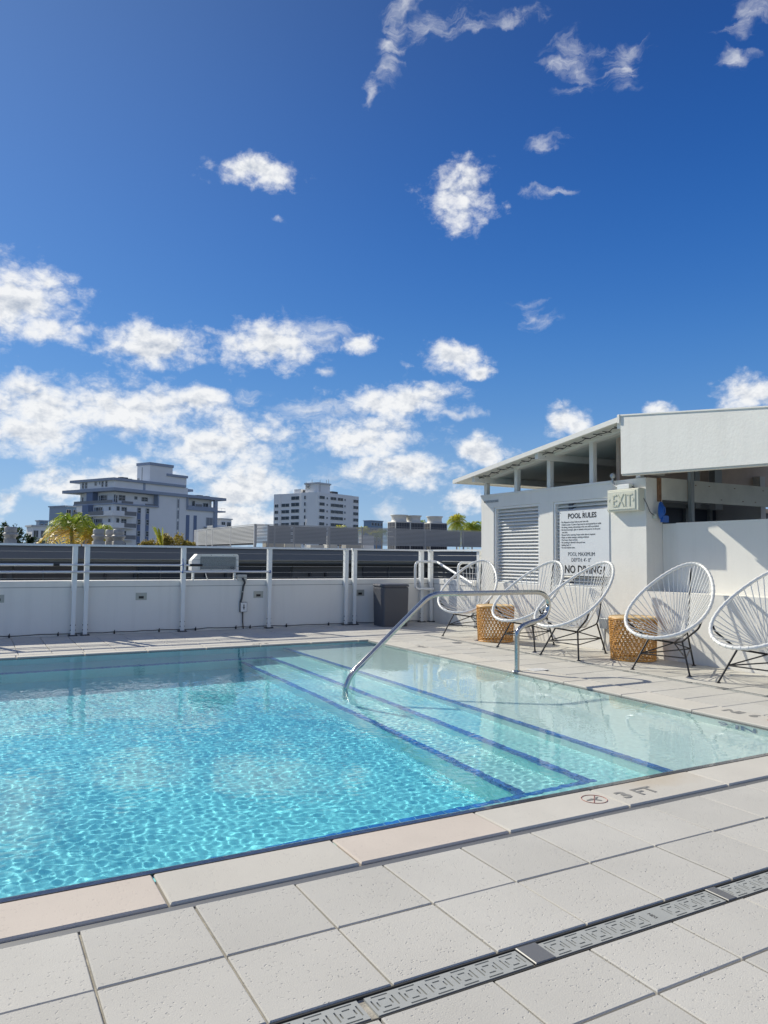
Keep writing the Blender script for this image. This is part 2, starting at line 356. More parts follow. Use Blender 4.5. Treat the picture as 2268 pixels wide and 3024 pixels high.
def pooltile_mat(name, col, grout, sx=.0254):
    m = bpy.data.materials.new(name); m.use_nodes = True; t = m.node_tree; b = t.nodes['Principled BSDF']; K = t.links.new
    b.inputs['Roughness'].default_value = .35
    geo = t.nodes.new('ShaderNodeNewGeometry')
    # small mosaic: grout lines from the fractional position on each axis (weighted by the face's normal)
    sp = t.nodes.new('ShaderNodeSeparateXYZ'); K(geo.outputs['Position'], sp.inputs[0]); sn = t.nodes.new('ShaderNodeSeparateXYZ'); K(geo.outputs['Normal'], sn.inputs[0])
    g = None
    for i in range(3):
        fr = mth(t, 'FRACT', mth(t, 'MULTIPLY', mth(t, 'ADD', sp.outputs[i], 20), 1 / sx))
        e = mth(t, 'LESS_THAN', fr, .07)
        e = mth(t, 'MULTIPLY', e, mth(t, 'LESS_THAN', mth(t, 'ABSOLUTE', sn.outputs[i]), .5))
        g = e if g is None else mth(t, 'MAXIMUM', g, e)
    ix = t.nodes.new('ShaderNodeVectorMath'); ix.operation = 'SNAP'; K(geo.outputs['Position'], ix.inputs[0]); ix.inputs[1].default_value = (sx, sx, sx)
    wn_ = nd(t, 'ShaderNodeTexWhiteNoise'); K(ix.outputs[0], wn_.inputs['Vector'])
    f = mth(t, 'MULTIPLY_ADD', wn_.outputs['Value'], .10, .95)
    v = t.nodes.new('ShaderNodeVectorMath'); v.operation = 'SCALE'; v.inputs[0].default_value = col; K(f, v.inputs['Scale'])
    x = t.nodes.new('ShaderNodeMixRGB'); K(g, x.inputs[0]); K(v.outputs[0], x.inputs[1]); x.inputs[2].default_value = (*grout, 1); K(x.outputs[0], b.inputs['Base Color'])
    return m


M_paint = mat('white_masonry_paint', (.80, .785, .735), .62, var=.025, vscale=2.2, bump=.0009, bscale=45, streak=.07, dirt=.10, dscale=1.1)
M_stucco = mat('white_stucco', (.80, .785, .735), .75, var=.03, vscale=3, bump=.0016, bscale=34, streak=.07, dirt=.10, dscale=1.7)
M_louvre = mat('white_louvre_paint', (.80, .81, .80), .4, var=.02, vscale=6)
M_steel_w = mat('white_powder_coat', (.78, .80, .79), .38, var=.02, vscale=8)
M_steel = mat('brushed_stainless_steel', (.52, .51, .48), .13, 1, var=.06, vscale=14, bump=.0004, bscale=160)
M_alu = mat('anodised_aluminium', (.68, .70, .72), .3, 1)
M_cable = mat('steel_cable', (.30, .31, .32), .5, .6)
M_black = mat('black_powder_coat', (.014, .014, .016), .4)
M_darkmetal = mat('dark_galvanised_plate', (.07, .075, .08), .5, .5)
M_cover = mat('grey_joint_cover', (.20, .20, .195), .45, .3)
M_rubber = mat('black_rubber', (.02, .02, .022), .6)
M_blue = mat('blue_strap', (.015, .09, .36), .5)
M_cord = mat('white_vinyl_cord', (.80, .80, .77), .35)
M_rattan = mat('honey_rattan', (.66, .34, .085), .4, var=.22, vscale=30, objvar=.05)
M_rattan_top = mat('pale_rattan_top', (.70, .50, .26), .5, var=.14, vscale=40)
M_tile = stone_mat('shot_blasted_paver', (.515, .50, .455), .055)
M_cope = stone_mat('cast_coping', (.56, .535, .475), .03, pit=.0009)
M_cope_pink = stone_mat('pinkish_cast_coping', (.58, .515, .445), .02, pit=.0007)
M_cope_stain = stone_mat('stained_cast_coping', (.56, .535, .475), .01, pit=.0009, stain=(.82, .70, .55))
M_sand = mat('joint_sand', (.33, .31, .265), .95, var=.35, vscale=30, bump=.002, bscale=200)
M_grate = mat('grey_drain_grate', (.38, .39, .365), .5, var=.05, vscale=12)
M_void = mat('drain_channel', (.03, .03, .028), .9)
M_navy = mat('navy_edge_trim', (.03, .031, .042), .2, var=.3, vscale=22, bump=.0015, bscale=45, coat=.6)
M_btile = mat('cobalt_glazed_tile', (.04, .18, .52), .12, objvar=.22, var=.08, vscale=40, coat=.5)
M_deep = pooltile_mat('water_tint_pool_mosaic', (.24, .77, .83), (.20, .68, .74))  # water's depth tint is put into the mosaic colours, paler where shallower
M_wall_pool = pooltile_mat('water_tint_wall_mosaic', (.22, .72, .76), (.18, .62, .67))
M_step = pooltile_mat('pale_water_tint_step_mosaic', (.42, .78, .78), (.35, .70, .71))
M_shelf = pooltile_mat('pale_shelf_mosaic', (.72, .80, .755), (.65, .74, .71))
M_text = mat('black_sign_print', (.02, .02, .022), .5)
M_mark = mat('grey_depth_marking', (.24, .235, .22), .8, var=.15, vscale=120)
M_markred = mat('faded_red_marking', (.42, .16, .12), .8, var=.2, vscale=120)
M_markblue = mat('blue_tile_digit', (.05, .15, .30), .3)
M_sign = mat('pale_sign_panel', (.74, .76, .77), .3)
M_exit = mat('cream_exit_housing', (.66, .66, .555), .45)
M_exit2 = mat('faded_exit_letters', (.57, .57, .46), .5)
M_soffit = mat('light_grey_soffit_paint', (.66, .67, .62), .8, var=.06, vscale=3, dirt=.2)  # even light grey paint with noise-driven dirt
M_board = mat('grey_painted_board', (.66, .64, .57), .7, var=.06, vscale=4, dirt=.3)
M_brown = mat('brown_rough_plaster', (.58, .45, .37), .85, var=.12, vscale=4)
M_wood = mat('weathered_brown_timber', (.24, .13, .07), .7, var=.3, vscale=20)
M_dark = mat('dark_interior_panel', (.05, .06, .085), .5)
M_mull = mat('grey_mullion', (.30, .31, .31), .5)
M_bin = mat('charcoal_plastic_wicker', (.075, .08, .095), .5, bump=.0006, bscale=300)
M_lamp = mat('step_light_housing', (.40, .41, .38), .45, .3)
M_grey_box = mat('galvanised_box', (.42, .44, .45), .45, .6)
M_speaker = mat('white_speaker_case', (.78, .78, .76), .45)
M_grille = mat('perforated_grille', (.22, .25, .26), .5, .3, var=.35, vscale=90)
M_nb_grey = mat('grey_metal_parapet', (.165, .175, .19), .5, var=.05, vscale=.5)
M_nb_dark = mat('dark_facade_panel', (.10, .105, .11), .7, var=.08, vscale=.6)
M_nb_brown = mat('taupe_facade_panel', (.13, .125, .12), .7, var=.08, vscale=.6)
M_nb_navy = mat('navy_glass', (.012, .018, .035), .2)
M_roof = mat('pale_roof_membrane', (.55, .55, .53), .8, var=.05, vscale=.4)
M_slat = mat('grey_aluminium_slat', (.29, .29, .285), .5, .2)  # darker slat tone carries the screen's shade; also on grilles and antennas
M_slat_lit = mat('sunlit_tone_slat', (.52, .52, .50), .5, .1)  # same slats on the sunny face, sunlight put into the paler tone
M_galv = mat('weathered_galvanised', (.40, .39, .36), .55, .15, var=.1, vscale=6, dirt=.35, dscale=5)
M_ac = mat('beige_condenser_case', (.56, .55, .50), .5)
M_coil = mat('dark_condenser_coil', (.035, .04, .055), .5)
M_apt = mat('apartment_white_wall', (.86, .85, .82), .8, var=.04, vscale=.15)
M_aptb = mat('apartment_blue_slab', (.34, .385, .46), .8, var=.04, vscale=.2)
M_aptd = mat('apartment_blue_panel', (.16, .21, .32), .7)
M_win = mat('dark_window_glass', (.03, .038, .05), .12)
M_winl = mat('blinds_behind_glass', (.20, .22, .25), .3)
M_frame = mat('pale_window_frame', (.55, .57, .58), .6)
M_rail = mat('balcony_rail_panel', (.20, .205, .21), .5)
M_apt2 = mat('tower_white_wall', (.86, .85, .82), .8, var=.04, vscale=.12)
M_glassb = mat('blue_curtain_wall', (.15, .24, .36), .2)
M_bark = mat('palm_bark', (.20, .16, .12), .9, var=.2, vscale=8)
M_hose = mat('blue_hose_plastic', (.012, .10, .40), .35)


def leaf_mat(name, c1, c2, sc=.6):
    m = bpy.data.materials.new(name); m.use_nodes = True; t = m.node_tree; b = t.nodes['Principled BSDF']
    geo = t.nodes.new('ShaderNodeNewGeometry'); n = nd(t, 'ShaderNodeTexNoise'); n.inputs['Scale'].default_value = sc; n.inputs['Detail'].default_value = 3
    t.links.new(geo.outputs['Position'], n.inputs['Vector'])
    ad = mth(t, 'ADD', n.outputs[0], mth(t, 'MULTIPLY_ADD', geo.outputs['Random Per Island'], .5, -.25))
    mp = t.nodes.new('ShaderNodeMapRange'); mp.inputs['From Min'].default_value = .3; mp.inputs['From Max'].default_value = .7; t.links.new(ad, mp.inputs['Value'])
    x = t.nodes.new('ShaderNodeMixRGB'); t.links.new(mp.outputs[0], x.inputs[0]); x.inputs[1].default_value = (*c1, 1); x.inputs[2].default_value = (*c2, 1)
    t.links.new(x.outputs[0], b.inputs['Base Color']); b.inputs['Roughness'].default_value = .45
    tr = t.nodes.new('ShaderNodeBsdfTranslucent'); t.links.new(x.outputs[0], tr.inputs[0]); ms = t.nodes.new('ShaderNodeMixShader'); ms.inputs[0].default_value = .5
    t.links.new(b.outputs[0], ms.inputs[1]); t.links.new(tr.outputs[0], ms.inputs[2]); t.links.new(ms.outputs[0], t.nodes['Material Output'].inputs[0])
    return m


M_palm = leaf_mat('green_palm_leaflet', (.20, .32, .04), (.42, .46, .07))
M_palmo = leaf_mat('golden_palm_leaflet', (.62, .50, .07), (.64, .38, .05))
M_palmy = leaf_mat('yellow_green_palm_leaflet', (.42, .50, .06), (.64, .56, .08))
M_leafd = leaf_mat('dark_tree_leaf', (.018, .04, .018), (.05, .085, .03), 1.2)
M_leafo = leaf_mat('bronze_leaf', (.28, .22, .045), (.40, .32, .06), 1.2)


def text_mesh(txt, size, name, mat_, thick=.0006, align='LEFT', sx=1.0, bold=0.0):
    cu = bpy.data.curves.new(name, 'FONT'); cu.body = txt; cu.size = size; cu.align_x = align; cu.extrude = thick; cu.resolution_u = 2; cu.offset = bold
    o = bpy.data.objects.new(name, cu); C.objects.link(o)
    dg = bpy.context.evaluated_depsgraph_get(); me = bpy.data.meshes.new_from_object(o.evaluated_get(dg))
    C.objects.unlink(o); bpy.data.objects.remove(o); me.materials.clear(); me.materials.append(mat_)
    if sx != 1: me.transform(Matrix.Diagonal((sx, 1, 1, 1)))
    me.name = name
    return me


def stamp(me, name, parent, origin, xdir, ydir):
    """lettering laid on a surface: origin, reading direction, up direction"""
    x = Vector(xdir).normalized(); y = Vector(ydir).normalized(); z = x.cross(y)
    me.transform(Matrix(((x.x, y.x, z.x, origin[0]), (x.y, y.y, z.y, origin[1]), (x.z, y.z, z.z, origin[2]), (0, 0, 0, 1))))
    return link(name, me, parent)


# ------------------------------------------------------------------ pool and deck layout
T = .3048
PX0, PXR = -4.0, 4.194       # pool left and right
PYN, PYF = 2.42, 7.96        # pool near and far
ZW = -.010                   # water level
XW = 6.09                    # building front
YWALL = 9.87                 # parapet wall face

ground = MB().add([(-3000, -3000, -14), (3000, -3000, -14), (3000, 3000, -14), (-3000, 3000, -14)], [(0, 1, 2, 3)]).build('ground', mat('city_ground', (.11, .12, .10), .9, var=.3, vscale=.01))
tag(ground, kind='structure')

deck = MB()
deck.box((-4.8, -1.2, -.42), (XW + 3.2, PYN - .02, -.045)); deck.box((PXR + .02, PYN - .02, -.42), (XW + 3.2, PYF + .02, -.045)); deck.box((-4.8, PYF + .02, -.42), (XW + 3.2, 10.25, -.045))
deck.box((-4.8, PYN - .02, -.42), (PX0 - .02, PYF + .02, -.045)); deck.box((-4.8, -1.2, -14), (XW + 3.2, 10.25, -1.3))
deck_o = deck.build('pool_deck', M_sand); tag(deck_o, kind='structure')

tile_me = MB().cbox((-.1492, -.1492, -.03), (.1492, .1492, 0), .0028).mesh('tile', M_tile)


def tile_row(parent, xs, ys, w=T, h=T, zt=0.0, m=None):
    """whole tiles share one mesh; cut ones get their own"""
    cache = {}
    for (x0, x1) in xs:
        for (y0, y1) in ys:
            ww, hh = round(x1 - x0, 4), round(y1 - y0, 4)
            if abs(ww - T) < .004 and abs(hh - T) < .004: me = tile_me
            else:
                if (ww, hh) not in cache:
                    cache[(ww, hh)] = MB().cbox((-ww / 2 + .003, -hh / 2 + .003, -.03), (ww / 2 - .003, hh / 2 - .003, 0), .0028).mesh('tile', M_tile)
                me = cache[(ww, hh)]
            o = link('tile', me, parent, ((x0 + x1) / 2, (y0 + y1) / 2, zt + rnd.uniform(-.0012, .0012)))
            o.rotation_euler = (rnd.uniform(-.0025, .0025), rnd.uniform(-.0025, .0025), rnd.uniform(-.002, .002))


def spans(a, b, o, st):
    """intervals of pitch st on grid origin o covering a..b, ends cut"""
    r = []; k = math.floor((a - o) / st + 1e-6)
    while o + k * st < b - 1e-6:
        r.append((max(a, o + k * st), min(b, o + (k + 1) * st))); k += 1
    return [q for q in r if q[1] - q[0] > .02]


near_xs = spans(-2.1, 4.52, .285, T)
tile_row(deck_o, near_xs, [(1.856, 2.157), (1.554, 1.854)])
near_d = MB().box((-4.8, -1.2, -.045), (XW + 3.2, .3, -.012)).build('paving_bed', M_sand, deck_o)
tag(near_d, kind='structure')
near2 = tag(MB().box((-2.3, .3, -.045), (4.6, 2.19, -.010)).build('near_deck', M_sand), kind='structure')
tile_row(near2, spans(-1.7, 4.52, .197, T), [(1.2415, 1.459), (.9367, 1.2415), (.632, .9367)])
side = tag(MB().box((PXR + .26, 2.19, -.045), (XW + .2, 8.2, -.010)).build('side_deck', M_sand), kind='structure')
ys_side = spans(1.46, 8.15, 3.365, T)
tile_row(side, [(4.50, 4.800), (4.800, 5.098)], ys_side)
tile_row(side, [(5.184, 5.486), (5.486, 5.79), (5.79, XW - .004)], spans(1.46, 8.24, 3.50, T))
far = tag(MB().box((-2.5, 8.15, -.045), (XW + .35, YWALL, -.010)).build('far_deck', M_sand), kind='structure')
tile_row(far, spans(-1.9, 6.27, .44, T), [(8.15, 8.452), (8.452, 8.757), (8.757, 9.062), (9.062, 9.367), (9.367, 9.672), (9.672, YWALL - .003)])

# coping: proud cast slabs round the pool
coping = tag(MB().box((PX0 - .25, 2.19, -.20), (PXR + .30, PYN - .012, -.016)).box((PX0 - .25, PYF + .012, -.20), (PXR + .30, PYF + .17, -.016)).box((PXR + .012, PYN, -.20), (PXR + .285, PYF, -.016)).build('pool_coping', M_void), kind='structure')


def slab(x0, y0, x1, y1, m, g=.0035, name='coping_stone'):
    return MB().cbox((x0 + g, y0 + g, -.04), (x1 - g, y1 - g, .004), .005).build(name, m, coping)


for k, x0 in enumerate([.5274 - .6096 * 5, .5274 - .6096 * 4, .5274 - .6096 * 3, .5274 - .6096 * 2, .5274 - .6096, .5274, .5274 + .6096, .5274 + 2 * .6096, .5274 + 3 * .6096, .5274 + 4 * .6096, .5274 + 5 * .6096, .5274 + 6 * .6096]):
    m = (M_cope, M_cope_pink, M_cope, M_cope, M_cope_pink, M_cope, M_cope_pink, M_cope, M_cope_stain, M_cope, M_cope, M_cope)[k]
    slab(x0, 2.19, min(x0 + .6096, PXR + .29), PYN, m)
for k in range(9):
    y0 = 3.37 - .6096 * 2 + .6096 * k + .33
    y0 = 2.76 + .6096 * k
    if y0 + .6096 > PYF + .1: break
    slab(PXR, y0, PXR + .28, min(y0 + .6096, PYF), M_cope)
slab(PXR, PYN, PXR + .28, 2.76, M_cope)
slab(PXR, 2.76 + .6096 * 8, PXR + .28, PYF, M_cope)
x0 = 1.02 - .6096 * 4
while x0 < PXR + .2:
    slab(x0, PYF, min(x0 + .6096, PXR + .28), PYF + .155, M_cope); x0 += .6096

MB().box((-2.4, 2.161, -.03), (4.45, 2.189, -.0045)).build('joint_gasket', M_cover, coping)
# drain channels with slotted grates
def plate_holes(Lx, Wy, holes, th):
    """flat plate with rectangular through-holes, cut on the grid of the holes' edges"""
    xs = sorted({0, Lx} | {round(v, 5) for h in holes for v in (h[0], h[2])}); ys = sorted({0, Wy} | {round(v, 5) for h in holes for v in (h[1], h[3])})
    b = MB(); inside = lambda x, y: any(h[0] < x < h[2] and h[1] < y < h[3] for h in holes)
    solid = [[not inside((xs[i] + xs[i + 1]) / 2, (ys[j] + ys[j + 1]) / 2) for j in range(len(ys) - 1)] for i in range(len(xs) - 1)]
    for i in range(len(xs) - 1):
        j = 0
        while j < len(ys) - 1:
            if solid[i][j]:
                j2 = j
                while j2 < len(ys) - 1 and solid[i][j2]: j2 += 1
                b.add([(xs[i], ys[j], 0), (xs[i + 1], ys[j], 0), (xs[i + 1], ys[j2], 0), (xs[i], ys[j2], 0)], [(0, 1, 2, 3)]); j = j2
            else: j += 1
    for h in holes:
        x0, y0, x1, y1 = h
        b.add([(x0, y0, 0), (x1, y0, 0), (x1, y1, 0), (x0, y1, 0), (x0, y0, -th), (x1, y0, -th), (x1, y1, -th), (x0, y1, -th)], [(0, 4, 5, 1), (1, 5, 6, 2), (2, 6, 7, 3), (3, 7, 4, 0)])
    b.add([(0, 0, 0), (Lx, 0, 0), (Lx, Wy, 0), (0, Wy, 0), (0, 0, -th), (Lx, 0, -th), (Lx, Wy, -th), (0, Wy, -th)], [(0, 1, 5, 4), (1, 2, 6, 5), (2, 3, 7, 6), (3, 0, 4, 7)])
    return b


def unit_holes(x, Wy):
    c = x + .0355; h = .0024; o = []
    for s in (-1, 1):
        o.append((c - .021, Wy / 2 + s * .0295 - h, c + .021, Wy / 2 + s * .0295 + h))     # long outer slots
        o.append((c - .0095, Wy / 2 + s * .0150 - h, c + .0095, Wy / 2 + s * .0150 + h))   # short inner slots
        o.append((c + s * .0165 - .0020, Wy / 2 - .009, c + s * .0165 + .0020, Wy / 2 + .009))
        o.append((c + s * .0265 - .0020, Wy / 2 - .019, c + s * .0265 + .0020, Wy / 2 + .019))
    return o


GW = .072


def grate_mesh(n_units, gap_at=None):
    hs = []
    Lx = n_units * .0723
    for i in range(n_units):
        if i == gap_at: continue
        hs += unit_holes(i * .0723, GW)
    return plate_holes(Lx, GW, hs, .006).mesh('drain_grate', M_grate)


g7 = grate_mesh(9, 5); g4 = grate_mesh(6)
drain = thing('floor_drain', 'grey slotted linear drain set between the front rows of pavers', 'drain', (0, 1.5065, 0))
MB().box((-2.2, -.047, -.06), (4.56, .047, -.05)).box((-2.2, -.0468, -.05), (4.56, -.0425, -.003)).box((-2.2, .0425, -.05), (4.56, .0468, -.003)).build('channel', M_void, drain)
for x in (-.60, .11, .81, 1.32, 2.02, 2.72, 3.42): pass
segs = [(-1.92, g7), (-1.24, g7), (-.55, g7), (.142, g7), (.812, g4), (1.318, g7), (2.018, g7), (2.70, g7), (3.38, g7)]
for x, me in segs:
    o = link('grate', me, drain, (x, -GW / 2, -.004)); o.rotation_euler = (0, rnd.uniform(-.002, .002), rnd.uniform(-.003, .003))
lg = text_mesh('NDS', .016, 'emblem', M_void, .0003, bold=.0002)
for x in (1.318 + 5 * .0723 + .02, 2.018 + 5 * .0723 + .02):
    stamp(lg.copy(), 'emblem', drain, (x, .018, -.0032), (0, -1, 0), (1, 0, 0))
for x0, x1 in ((1.247, 1.318), (1.972, 2.018), (2.672, 2.70), (3.353, 3.38)):
    MB().cbox((x0 + .002, -.0405, -.004), (x1 - .004, .0405, .0005), .002).build('joint_cover', M_cover, drain)
drain2 = thing('floor_drain', 'narrow slotted drain running along the row of chairs', 'drain', (5.141, 1.46, 0), R(90))
MB().box((0, -.043, -.06), (6.8, .043, -.05)).box((0, -.0428, -.05), (6.8, -.0385, -.003)).box((0, .0385, -.05), (6.8, .0428, -.003)).build('channel', M_void, drain2)
for i in range(10):
    link('grate', g7, drain2, (i * .672 + .01, -GW / 2, -.004))
for x in (2.385, 6.33): MB().cbox((x - .035, -.0385, -.004), (x + .035, .0385, .0015), .002).build('joint_cover', M_cover, drain2)

# ------------------------------------------------------------------ pool basin
basin = MB()
basin.box((PX0, PYN, -1.15), (PXR, PYF, -.95))
basin_o = tag(basin.build('pool_floor', M_deep), kind='structure'); basin_o.cycles.is_caustics_receiver = True


def solid(name, a, b, m, parent=None):
    o = MB().box(a, b).build(name, m, parent); o.cycles.is_caustics_receiver = True
    return o


LN, LF = 2.875, 7.50         # edges of the ledges along near and far walls
X1, X2, X3 = 3.115, 2.775, 2.475
Z1, Z2, Z3 = ZW - .229, ZW - .42, ZW - .61
walls = solid('near_wall', (PX0, PYN - .04, -1.1), (PXR, PYN, -.006), M_wall_pool, basin_o); tag(walls, kind='structure')
solid('far_wall', (PX0, PYF, -1.1), (PXR, PYF + .04, -.018), M_wall_pool, basin_o)
solid('side_wall', (PXR, PYN - .04, -1.1), (PXR + .04, PYF + .04, -.018), M_shelf, basin_o)
solid('side_wall', (PX0 - .04, PYN - .04, -1.1), (PX0, PYF + .04, -.018), M_wall_pool, basin_o)
solid('ledge', (PX0, PYN, -.96), (X2, LN - .003, Z2), M_step, basin_o)
solid('ledge', (PX0, LF + .003, -.96), (X2, PYF, Z2), M_step, basin_o)
solid('step', (X3 + .003, LN - .003, -.96), (X2 + .003, LF + .003, Z3), M_step, basin_o)
solid('step', (X2 + .003, PYN, -.96), (X1 + .003, PYF, Z2 - .001), M_step, basin_o)
solid('tanning_shelf', (X1 + .003, PYN, -.96), (PXR, PYF, Z1), M_shelf, basin_o)


def nosing(x, y, z, dx, dy, L_, face, riser=True, each=True):
    """a line of cobalt tiles on a step's edge: (dx,dy) along, face = outward normal"""
    n = int(L_ / .0762); pit = L_ / n; d = Vector((dx, dy, 0)); f = Vector((*face, 0)); w = .037
    topm = None; stuff = MB(); rs = MB()
    for i in range(n):
        a = Vector((x, y, z)) + d * (i * pit + .0015); b = a + d * (pit - .003)
        q = [a + f * .003, b + f * .003, b - f * w, a - f * w]
        lo = (min(p.x for p in q), min(p.y for p in q), z - .004); hi = (max(p.x for p in q), max(p.y for p in q), z + .0025)
        if each:
            if topm is None: topm = MB().cbox(tuple(l - c for l, c in zip(lo, (a.x, a.y, z))), tuple(l - c for l, c in zip(hi, (a.x, a.y, z))), .0012).mesh('nosing_tile', M_btile)
            o = link('nosing_tile', topm, basin_o, (a.x, a.y, z)); o.cycles.is_caustics_receiver = True
        else: stuff.box(lo, hi)
        q = [a, b, b + f * .0045, a + f * .0045]
        rs.box((min(p.x for p in q), min(p.y for p in q), z - .043), (max(p.x for p in q), max(p.y for p in q), z - .010))
    if not each: o = tag(stuff.build('nosing_tiles', M_btile, basin_o), kind='stuff'); o.cycles.is_caustics_receiver = True
    if riser: o = tag(rs.build('riser_tiles', M_btile, basin_o), kind='stuff'); o.cycles.is_caustics_receiver = True


nosing(X1, PYN + .003, Z1, 0, 1, PYF - PYN - .006, (-1, 0))
nosing(X2, LN, Z2, 0, 1, LF - LN, (-1, 0))
nosing(X3, LN, Z3, 0, 1, LF - LN, (-1, 0))
nosing(-.7, LN, Z2, 1, 0, X2 + .05 + .7, (0, 1))
nosing(PX0, LN, Z2, 1, 0, -.7 - PX0, (0, 1), each=False)
nosing(PX0, LF, Z2, 1, 0, X2 - PX0 + .05, (0, -1), each=False)
# dark bullnose trim along the near water line and thin one on the other sides
trim = MB()
prof = [(0, .003), (.026, .003), (.038, 0.0), (.046, -.006), (.05, -.016), (.05, -.05), (0, -.05)]
for (p0, p1, nx, ny, w) in (((PX0, PYN), (PXR, PYN), 0, 1, 1.0),):
    pts = [(p0[0] + nx * a * w, p0[1] + ny * a * w, z + .001) for a, z in prof]
    trim.prism(pts, (p1[0] - p0[0], p1[1] - p0[1], 0))
for p in trim.f: pass
tr_o = trim.build('edge_trim', M_navy, basin_o)
MB().box((PXR - .008, PYN + .05, -.05), (PXR - .0005, PYF, -.014)).box((PX0, PYF - .008, -.05), (PXR - .008, PYF - .0005, -.014)).build('edge_trim', M_navy, basin_o)

# water: one body with a rippled surface
nx_, ny_ = 860, 660
xs = np.linspace(-3.0, PXR + .03, nx_); ys = np.linspace(PYN - .03, PYF + .03, ny_)
XX, YY = np.meshgrid(xs, ys, indexing='ij'); rg = np.random.default_rng(5); Z = np.zeros_like(XX)
for lo_, hi_, cnt, slope in ((.032, .062, 46, .0120), (.07, .17, 30, .0040), (.25, .6, 10, .004)):
    for i in range(cnt):
        lam = float(np.exp(rg.uniform(np.log(lo_), np.log(hi_)))); th = rg.normal(1.1, 1.0); k = 2 * np.pi / lam
        Z += slope * (2 / cnt) ** .5 / k * np.sin(k * (XX * np.cos(th) + YY * np.sin(th)) + rg.uniform(0, 6.28) + 1.3 * np.sin(XX * 2.3 + i) + 1.3 * np.sin(YY * 1.9 + 2 * i))
Z *= .8 + .2 * np.sin(XX * 1.3 + 1.1 * np.sin(YY * .9)) * np.sin(YY * 1.1 + .7 * XX)
# livelier over the deep part, calmer on the shelf
Z *= 1.15 - .65 / (1 + np.exp(-(XX - 2.9) / .25))
V = [(-4.03, y, 0) for y in ys]  # left rim
vs = np.stack([XX.ravel(), YY.ravel(), (Z + ZW).ravel()], 1).tolist()
F = [(i * ny_ + j, (i + 1) * ny_ + j, (i + 1) * ny_ + j + 1, i * ny_ + j + 1) for i in range(nx_ - 1) for j in range(ny_ - 1)]
b0 = len(vs); vs += [(-4.03, float(y), ZW) for y in ys]
F += [(b0 + j, j, j + 1, b0 + j + 1) for j in range(ny_ - 1)]
nsm = len(F)
b1 = len(vs); vs += [(-4.03, PYN - .03, -1.05), (PXR + .03, PYN - .03, -1.05), (PXR + .03, PYF + .03, -1.05), (-4.03, PYF + .03, -1.05)]
F.append((b1, b1 + 1) + tuple(reversed([i * ny_ for i in range(nx_)])) + (b0,))
F.append((b1 + 2, b1 + 3, b0 + ny_ - 1) + tuple(i * ny_ + ny_ - 1 for i in range(nx_)))
F.append((b1 + 3, b1) + tuple(b0 + j for j in range(ny_)))
F.append((b1 + 1, b1 + 2) + tuple(reversed([(nx_ - 1) * ny_ + j for j in range(ny_)])))
F.append((b1 + 3, b1 + 2, b1 + 1, b1))
me = bpy.data.meshes.new('pool_water'); me.from_pydata(vs, [], F); me.polygons.foreach_set('use_smooth', [True] * nsm + [False] * 5); me.update()
mw = bpy.data.materials.new('clear_water'); mw.use_nodes = True; t = mw.node_tree; t.nodes.clear()
o_ = t.nodes.new('ShaderNodeOutputMaterial'); g_ = t.nodes.new('ShaderNodeBsdfGlass'); g_.inputs['IOR'].default_value = 1.333; g_.inputs['Roughness'].default_value = 0; g_.inputs['Color'].default_value = (.93, .99, 1, 1); t.links.new(g_.outputs[0], o_.inputs[0])
me.materials.append(mw); water = link('pool_water', me); tag(water, kind='structure'); water.cycles.is_caustics_caster = True

# ------------------------------------------------------------------ parapet and cable railing
YP = 9.80
par = thing('parapet_wall', 'low white masonry parapet behind the railing posts with a proud flat coping', 'wall', (0, YWALL, 0))
MB().box((-6, 0, -.4), (6.36, .26, .585)).box((6.31, -1.17, -.4), (6.57, 0, .585)).build('wall_body', M_paint, par)
cp = MB(); cp.cbox((-6, -.006, .592), (6.36, .27, .665), .004); cp.cbox((6.303, -1.175, .592), (6.58, -.006, .665), .004); cp.build('wall_cap', M_paint, par)
MB().box((-6, .004, .583), (6.36, .25, .594)).box((6.316, -1.16, .583), (6.56, .004, .594)).build('cap_shadow_groove', M_mull, par)  # recessed groove strip, its grey stands for the shadow line under the cap

post_me = MB().box((-.0235, -.012, .012), (.0235, .012, .56)).prism([(-.028, -.0125, .55), (-.028, .012, .55), (-.028, .055, .61), (-.028, .055, 1.096), (-.028, -.0125, 1.096)], (.056, 0, 0)).mesh('post', M_steel_w)
base_me = MB().cbox((-.052, -.045, 0), (.052, .045, .014), .003).mesh('base_plate', M_darkmetal)
bolt_me = MB().lathe([(.006, 0), (.006, .007), (.003, .009)], 8).mesh('bolt', M_darkmetal)


def railing(label, xs_, x0, x1, group='cable railing bays on the parapet'):
    t_ = thing('cable_railing', label, 'railing', (0, YP, 0), 0, group)
    for x in xs_:
        link('post', post_me, t_, (x, 0, 0)); link('base_plate', base_me, t_, (x, 0, 0))
        for sx in (-1, 1):
            b = link('bolt', bolt_me, t_, (x + sx * .0235, 0, .07)); b.rotation_euler = (0, sx * R(90), 0)
            b = link('bolt', bolt_me, t_, (x + sx * .0235, 0, .13)); b.rotation_euler = (0, sx * R(90), 0)
            link('bolt', bolt_me, t_, (x + sx * .040, -.028, .014))
    MB().cbox((x0, -.026, 1.090), (x1, .030, 1.1155), .003).build('top_rail', M_steel_w, t_)
    for z in (.70, .768, .85, .938, 1.025):
        n = 12; sag = rnd.uniform(.001, .004)
        MB().tube([(x0 + .02 + (x1 - x0 - .04) * i / n, .03, z - sag * 4 * (i / n) * (1 - i / n)) for i in range(n + 1)], .0026, 6).build('cable', M_cable, t_)
    return t_


